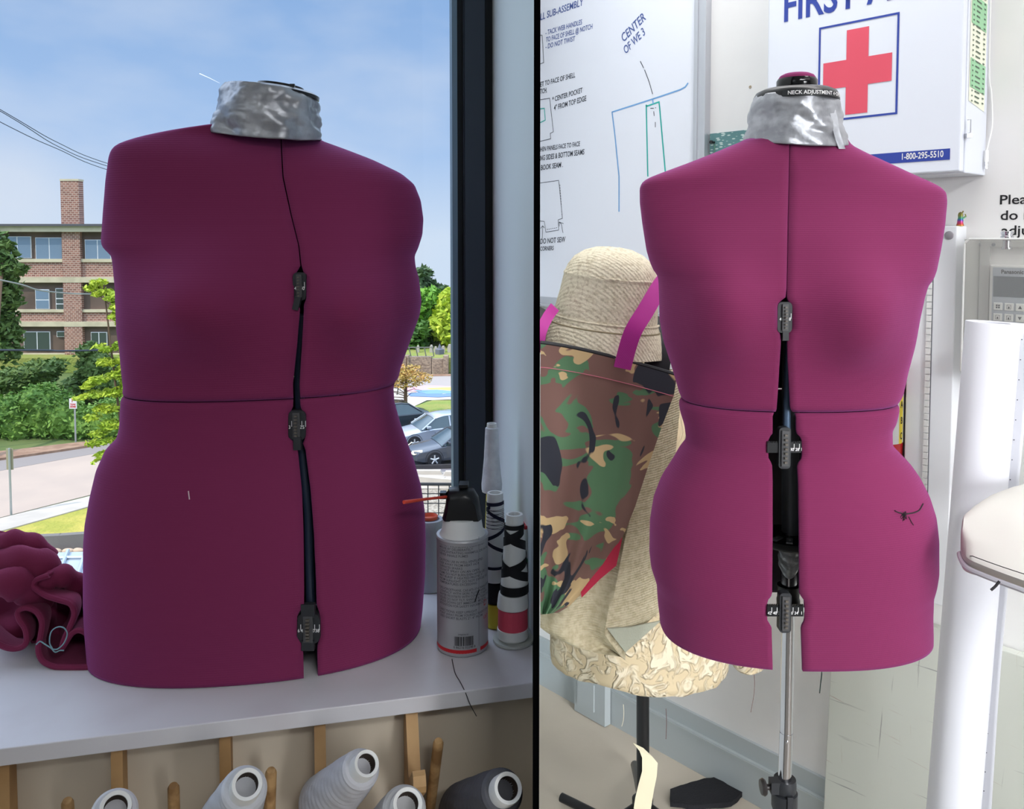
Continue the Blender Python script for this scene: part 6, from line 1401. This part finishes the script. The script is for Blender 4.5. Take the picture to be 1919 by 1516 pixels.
# trees beyond
Yk = 62
tree('conifer', 'tall dark conifer behind the light green trees', V(at(800, 690, 68).x, 68, ZG), blobs_px([(792, 515, 15, 14), (788, 535, 24, 16), (800, 552, 30, 20), (770, 545, 20, 20), (815, 545, 22, 9), (790, 575, 40, 26), (745, 560, 30, 40)], 68, 2.5), 5200, .42, GC, 6, .4, core=False)
tree('maple_tree', 'light green leafy tree nearest the window frame', V(at(842, 670, 58).x, 58, ZG+.8), blobs_px([(842, 568, 20, 26), (850, 590, 30, 34), (832, 600, 22, 26), (845, 625, 30, 22), (870, 590, 40, 50)], 58, 2.5), 5200, .30, GB, 7, .35)
tree('leafy_tree', 'mid green leafy tree left of the light green one', V(at(806, 670, 61).x, 61, ZG+.8), blobs_px([(808, 560, 22, 20), (800, 585, 26, 30), (815, 605, 26, 24), (806, 632, 28, 16), (790, 570, 20, 22)], 61, 2.5), 5600, .30, GY, 8, .35)
tree('leafy_tree', 'dark leafy tree against the dress form edge above the stone wall', V(at(778, 680, 57).x, 57, ZG+.8), blobs_px([(776, 622, 22, 18), (768, 645, 22, 18), (785, 640, 14, 14), (795, 618, 10, 14), (758, 655, 20, 16)], 57, 1.8), 4200, .26, GM, 9, .3)
# orange young tree with its bare spreading twigs
pO = g(760, 786); Yo = pO.y
ot = thing('young_tree', 'small orange leaved young tree on the grass island', 'tree', pO)
bm = NB(); tube(bm, [pO, at(760, 740, Yo), at(762, 670, Yo)], [.10, .08, .03], 8); random.seed(12)
for k in range(26):
    py_ = random.uniform(690, 762); d_ = random.choice((-1, 1))*random.uniform(14, 48); p0 = at(760.5, py_, Yo); p1 = at(760.5+d_, py_-random.uniform(-6, 14), Yo+random.uniform(-1, 1)); tube(bm, [p0, p0.lerp(p1, .5)+V(0, 0, .1), p1], [.02, .014, .008], 4)
obj('trunk', bm, BARK, ot)
foliage('foliage', ot, blobs_px([(775, 705, 34, 8), (755, 700, 26, 8), (790, 712, 22, 4), (765, 690, 24, 6), (760, 720, 32, 5), (740, 712, 20, 8)], Yo, .9), 1500, .07, GO, 10, core=False)
# stop sign
pS = g(744, 740); ss_ = thing('stop_sign', 'red stop sign beside the dress form edge', 'sign', pS); Ys = pS.y
bm = NB(); tube(bm, [pS, at(753, 690, Ys).lerp(pS, 0)], .04, 6); obj('signpost', bm, FM, ss_)
bm = NB(); c_ = at(753, 689, Ys); lathe(bm, c_, V(0, -1, 0), [(rpx(7, Ys), 0), (rpx(7, Ys), .03)], 8); obj('sign_plate', bm, mat('stop_red', rgb(196, 44, 60), .5), ss_, smooth=False)
q = text_bm('STOP', rpx(5.6, Ys), 0, 'CENTER', .8, offset=.004); add_bm(bm := NB(), q, Matrix.Translation(c_+V(0, -.045, -rpx(2, Ys))) @ Matrix.Rotation(PI/2, 4, 'X')); obj('sign_lettering', bm, WHITEINK, ss_, smooth=False)
# clump of dry grass, white bird like scrap
shrub('dry grass clump at the edge of the grass island', [(838, 782, 20, 9), (850, 783, 16, 9)], g(835, 790).y, 900, .16, mat('dry_grass', rgb(176, 160, 110), .9), 11, 'grass_clump', 'grass', ry=.6)
p = g(786, 777, .1); bm = NB(); bmesh.ops.create_icosphere(bm, subdivisions=2, radius=.14); bmesh.ops.scale(bm, vec=(1.5, 1, .5), verts=bm.verts); disp(bm, .08, 9); bmesh.ops.translate(bm, verts=bm.verts, vec=p+V(0, 0, .05)); o = obj('litter', bm, mat('litter_white', rgb(230, 230, 236), .8), origin=p); tag(o, 'white scrap of litter lying on the grass island', 'litter')

# cars (nose to the left, seen from the front quarter)
def car(loc, rz_, paint, label, L=4.7, Wd=1.8, Hh=1.45):
    root = thing('parked_car', label, 'car', V(0, 0, 0), None)
    PM = mat('paint_%s' % label.split()[0], paint, .25, .4, coat=.6); GLS = mat('car_glass', rgb(66, 84, 92), .05, .3, spec=.8)
    prof = [(0, .32), (.02, .55), (.10, .66), (.55, .76), (1.35, .88), (1.9, .93), (3.6, .95), (4.3, .96), (4.62, .90), (4.7, .6), (4.68, .35), (4.5, .24), (.3, .22)]
    n = 9; rows = []; bm = NB()
    for k in range(n):
        t = -1+2*k/(n-1); w = Wd/2*t; ins = .16*abs(t)**3
        rows.append([bm.verts.new(V(x+(ins if x < .6 else (-ins if x > 4.2 else 0)), w, z-(.05*abs(t)**4 if z > .7 else 0))) for x, z in prof])
    m_ = len(prof)
    for a_, b_ in zip(rows, rows[1:]):
        for i in range(m_): bm.faces.new((a_[i], a_[(i+1) % m_], b_[(i+1) % m_], b_[i]))
    bm.faces.new(rows[0]); bm.faces.new(rows[-1][::-1]); bmesh.ops.recalc_face_normals(bm, faces=bm.faces); o = obj('car_body', bm, PM, root); bevel(o, .03)
    roof = [(1.30, .89), (2.0, 1.34), (2.5, Hh-.02), (3.1, Hh), (3.5, Hh-.06), (4.15, 1.02), (4.25, .95)]
    def green(inset, sc2, m, name, zadd=0):
        bm = NB(); rows = []
        for k in range(7):
            t = -1+2*k/6
            rows.append([bm.verts.new(V(x, (Wd/2-.04-(z-.9)*.42)*t*sc2, z-.03*t*t+zadd)) for x, z in roof])
        for a_, b_ in zip(rows, rows[1:]):
            for i in range(len(roof)-1): bm.faces.new((a_[i], a_[i+1], b_[i+1], b_[i]))
        bm.faces.new(rows[0]); bm.faces.new(rows[-1][::-1]); bmesh.ops.recalc_face_normals(bm, faces=bm.faces); return obj(name, bm, m, root)
    green(0, 1, GLS, 'greenhouse')
    bm = NB(); top_ = roof[1:6]; rows = []
    for k in range(7):
        t = -1+2*k/6; rows.append([bm.verts.new(V(x, (Wd/2-.04-(z-.9)*.42)*t*1.02, z-.03*t*t+.015)) for x, z in top_[0:4]])
    for a_, b_ in zip(rows, rows[1:]):
        for i in range(3): bm.faces.new((a_[i], a_[i+1], b_[i+1], b_[i]))
    o = obj('roof_panel', bm, PM, root); solidify(o, .03, 0)
    for sgn in (-1, 1):
        for x0, z0_, x1, z1_ in ((1.35, .9, 2.02, 1.33), (2.75, .92, 2.75, 1.40), (4.12, .98, 3.5, 1.38)):
            y0_, y1_ = (Wd/2-.03-(z0_-.9)*.42)*sgn, (Wd/2-.03-(z1_-.9)*.42)*sgn
            bm = NB(); tube(bm, [V(x0, y0_, z0_), V(x1, y1_, z1_)], .035, 6); obj('pillar', bm, PM, root)
        bm = NB(); box(bm, V(1.65, sgn*(Wd/2+.06), 1.0), (.2, .18, .12)); o = obj('wing_mirror', bm, PM, root, smooth=False); bevel(o, .03)
        bm = NB(); prism(bm, [V(.05, sgn*.45, .55), V(.10, sgn*.78, .56), V(.42, sgn*.885, .68), V(.45, sgn*.80, .755), V(.12, sgn*.45, .665)], V(-.03, 0, .012)); obj('headlight', bm, mat('headlight', rgb(238, 226, 190), .1, spec=.8), root, smooth=False)
        for x_ in (.95, 3.72):
            c_ = V(x_, sgn*(Wd/2-.10), .32); ax = V(0, sgn, 0)
            bm = NB(); lathe(bm, c_, ax, [(.20, -.1), (.32, -.1), (.335, -.06), (.335, .10), (.31, .125), (.22, .125)], 30); wl = obj('wheel', bm, mat('tyre', rgb(34, 34, 38), .8), root)
            bm = NB(); lathe(bm, c_, ax, [(.22, .115), (.22, .128), (.19, .13), (.185, .10), (.05, .10)], 30); 
            obj('rim', bm, mat('rim_dark', rgb(70, 72, 78), .5, .5), wl)
            bm = NB()
            for k in range(5):
                a_ = 2*PI*k/5+.3; d_ = V(math.cos(a_), 0, math.sin(a_)); tube(bm, [c_+ax*.135, c_+ax*.13+d_*.2], [.045, .035], 6)
            obj('spokes', bm, mat('alloy', rgb(206, 208, 212), .35, .6), wl)
            bm = NB(); lathe(bm, V(x_, sgn*(Wd/2-.03), .34), ax, [(.30, 0), (.40, .0), (.40, .035), (.38, .04)], 30, caps=False); obj('wheel_arch', bm, mat('arch_dark', rgb(30, 30, 34), .7), root)
    bm = NB(); box(bm, V(.0, 0, .50), (.05, .8, .10)); box(bm, V(.03, 0, .33), (.05, 1.3, .08)); obj('grille', bm, BLACKM, root, smooth=False)
    root.scale = (.82, .82, .82); root.location = loc; root.rotation_euler = (0, 0, rz_); return root
pc = g(765, 868)
car(V(pc.x, pc.y-.2, ZG+.02), math.radians(22), rgb(70, 76, 88), 'charcoal sedan parked with its front wheel beside the window frame')
car(V(pc.x-1.0, pc.y+2.2, ZG+.02), math.radians(24), rgb(186, 196, 212), 'silver sedan parked behind the charcoal one')
car(V(pc.x-3.4, pc.y+4.4, ZG+.02), math.radians(24), rgb(52, 60, 70), 'slate sedan, rearmost of the three, mostly hidden by the dress form')
# black mesh rail outside
Yrl = 3.2; rl_ = thing('mesh_railing', 'black wire mesh railing outside the window behind the spray can', 'railing', V(P(820, 920, Yrl).x, Yrl, P(0, 1120, Yrl).z))
bm = NB(); tube(bm, [P(560, 906, Yrl), P(985, 908, Yrl)], .006, 8); tube(bm, [P(560, 1110, Yrl), P(985, 1110, Yrl)], .006, 8); obj('top_rail', bm, BLACKM, rl_)
bm = NB()
for i in range(22): px_ = 562+i*20; tube(bm, [P(px_, 907, Yrl), P(px_, 1110, Yrl)], .0022, 5)
for py_ in range(925, 1105, 18): tube(bm, [P(560, py_, Yrl), P(985, py_, Yrl)], .0022, 5)
obj('wire_mesh', bm, BLACKM, rl_)
bm = NB(); prism(bm, [V(P(560, 0, Yrl).x, Yrl-.05, P(0, 1120, Yrl).z), V(P(985, 0, Yrl).x, Yrl-.05, P(0, 1120, Yrl).z), V(P(985, 0, Yrl).x, Yrl+.05, P(0, 1120, Yrl).z), V(P(560, 0, Yrl).x, Yrl+.05, P(0, 1120, Yrl).z)], V(0, 0, -.25)); obj('ledge', bm, CONC, rl_, smooth=False)
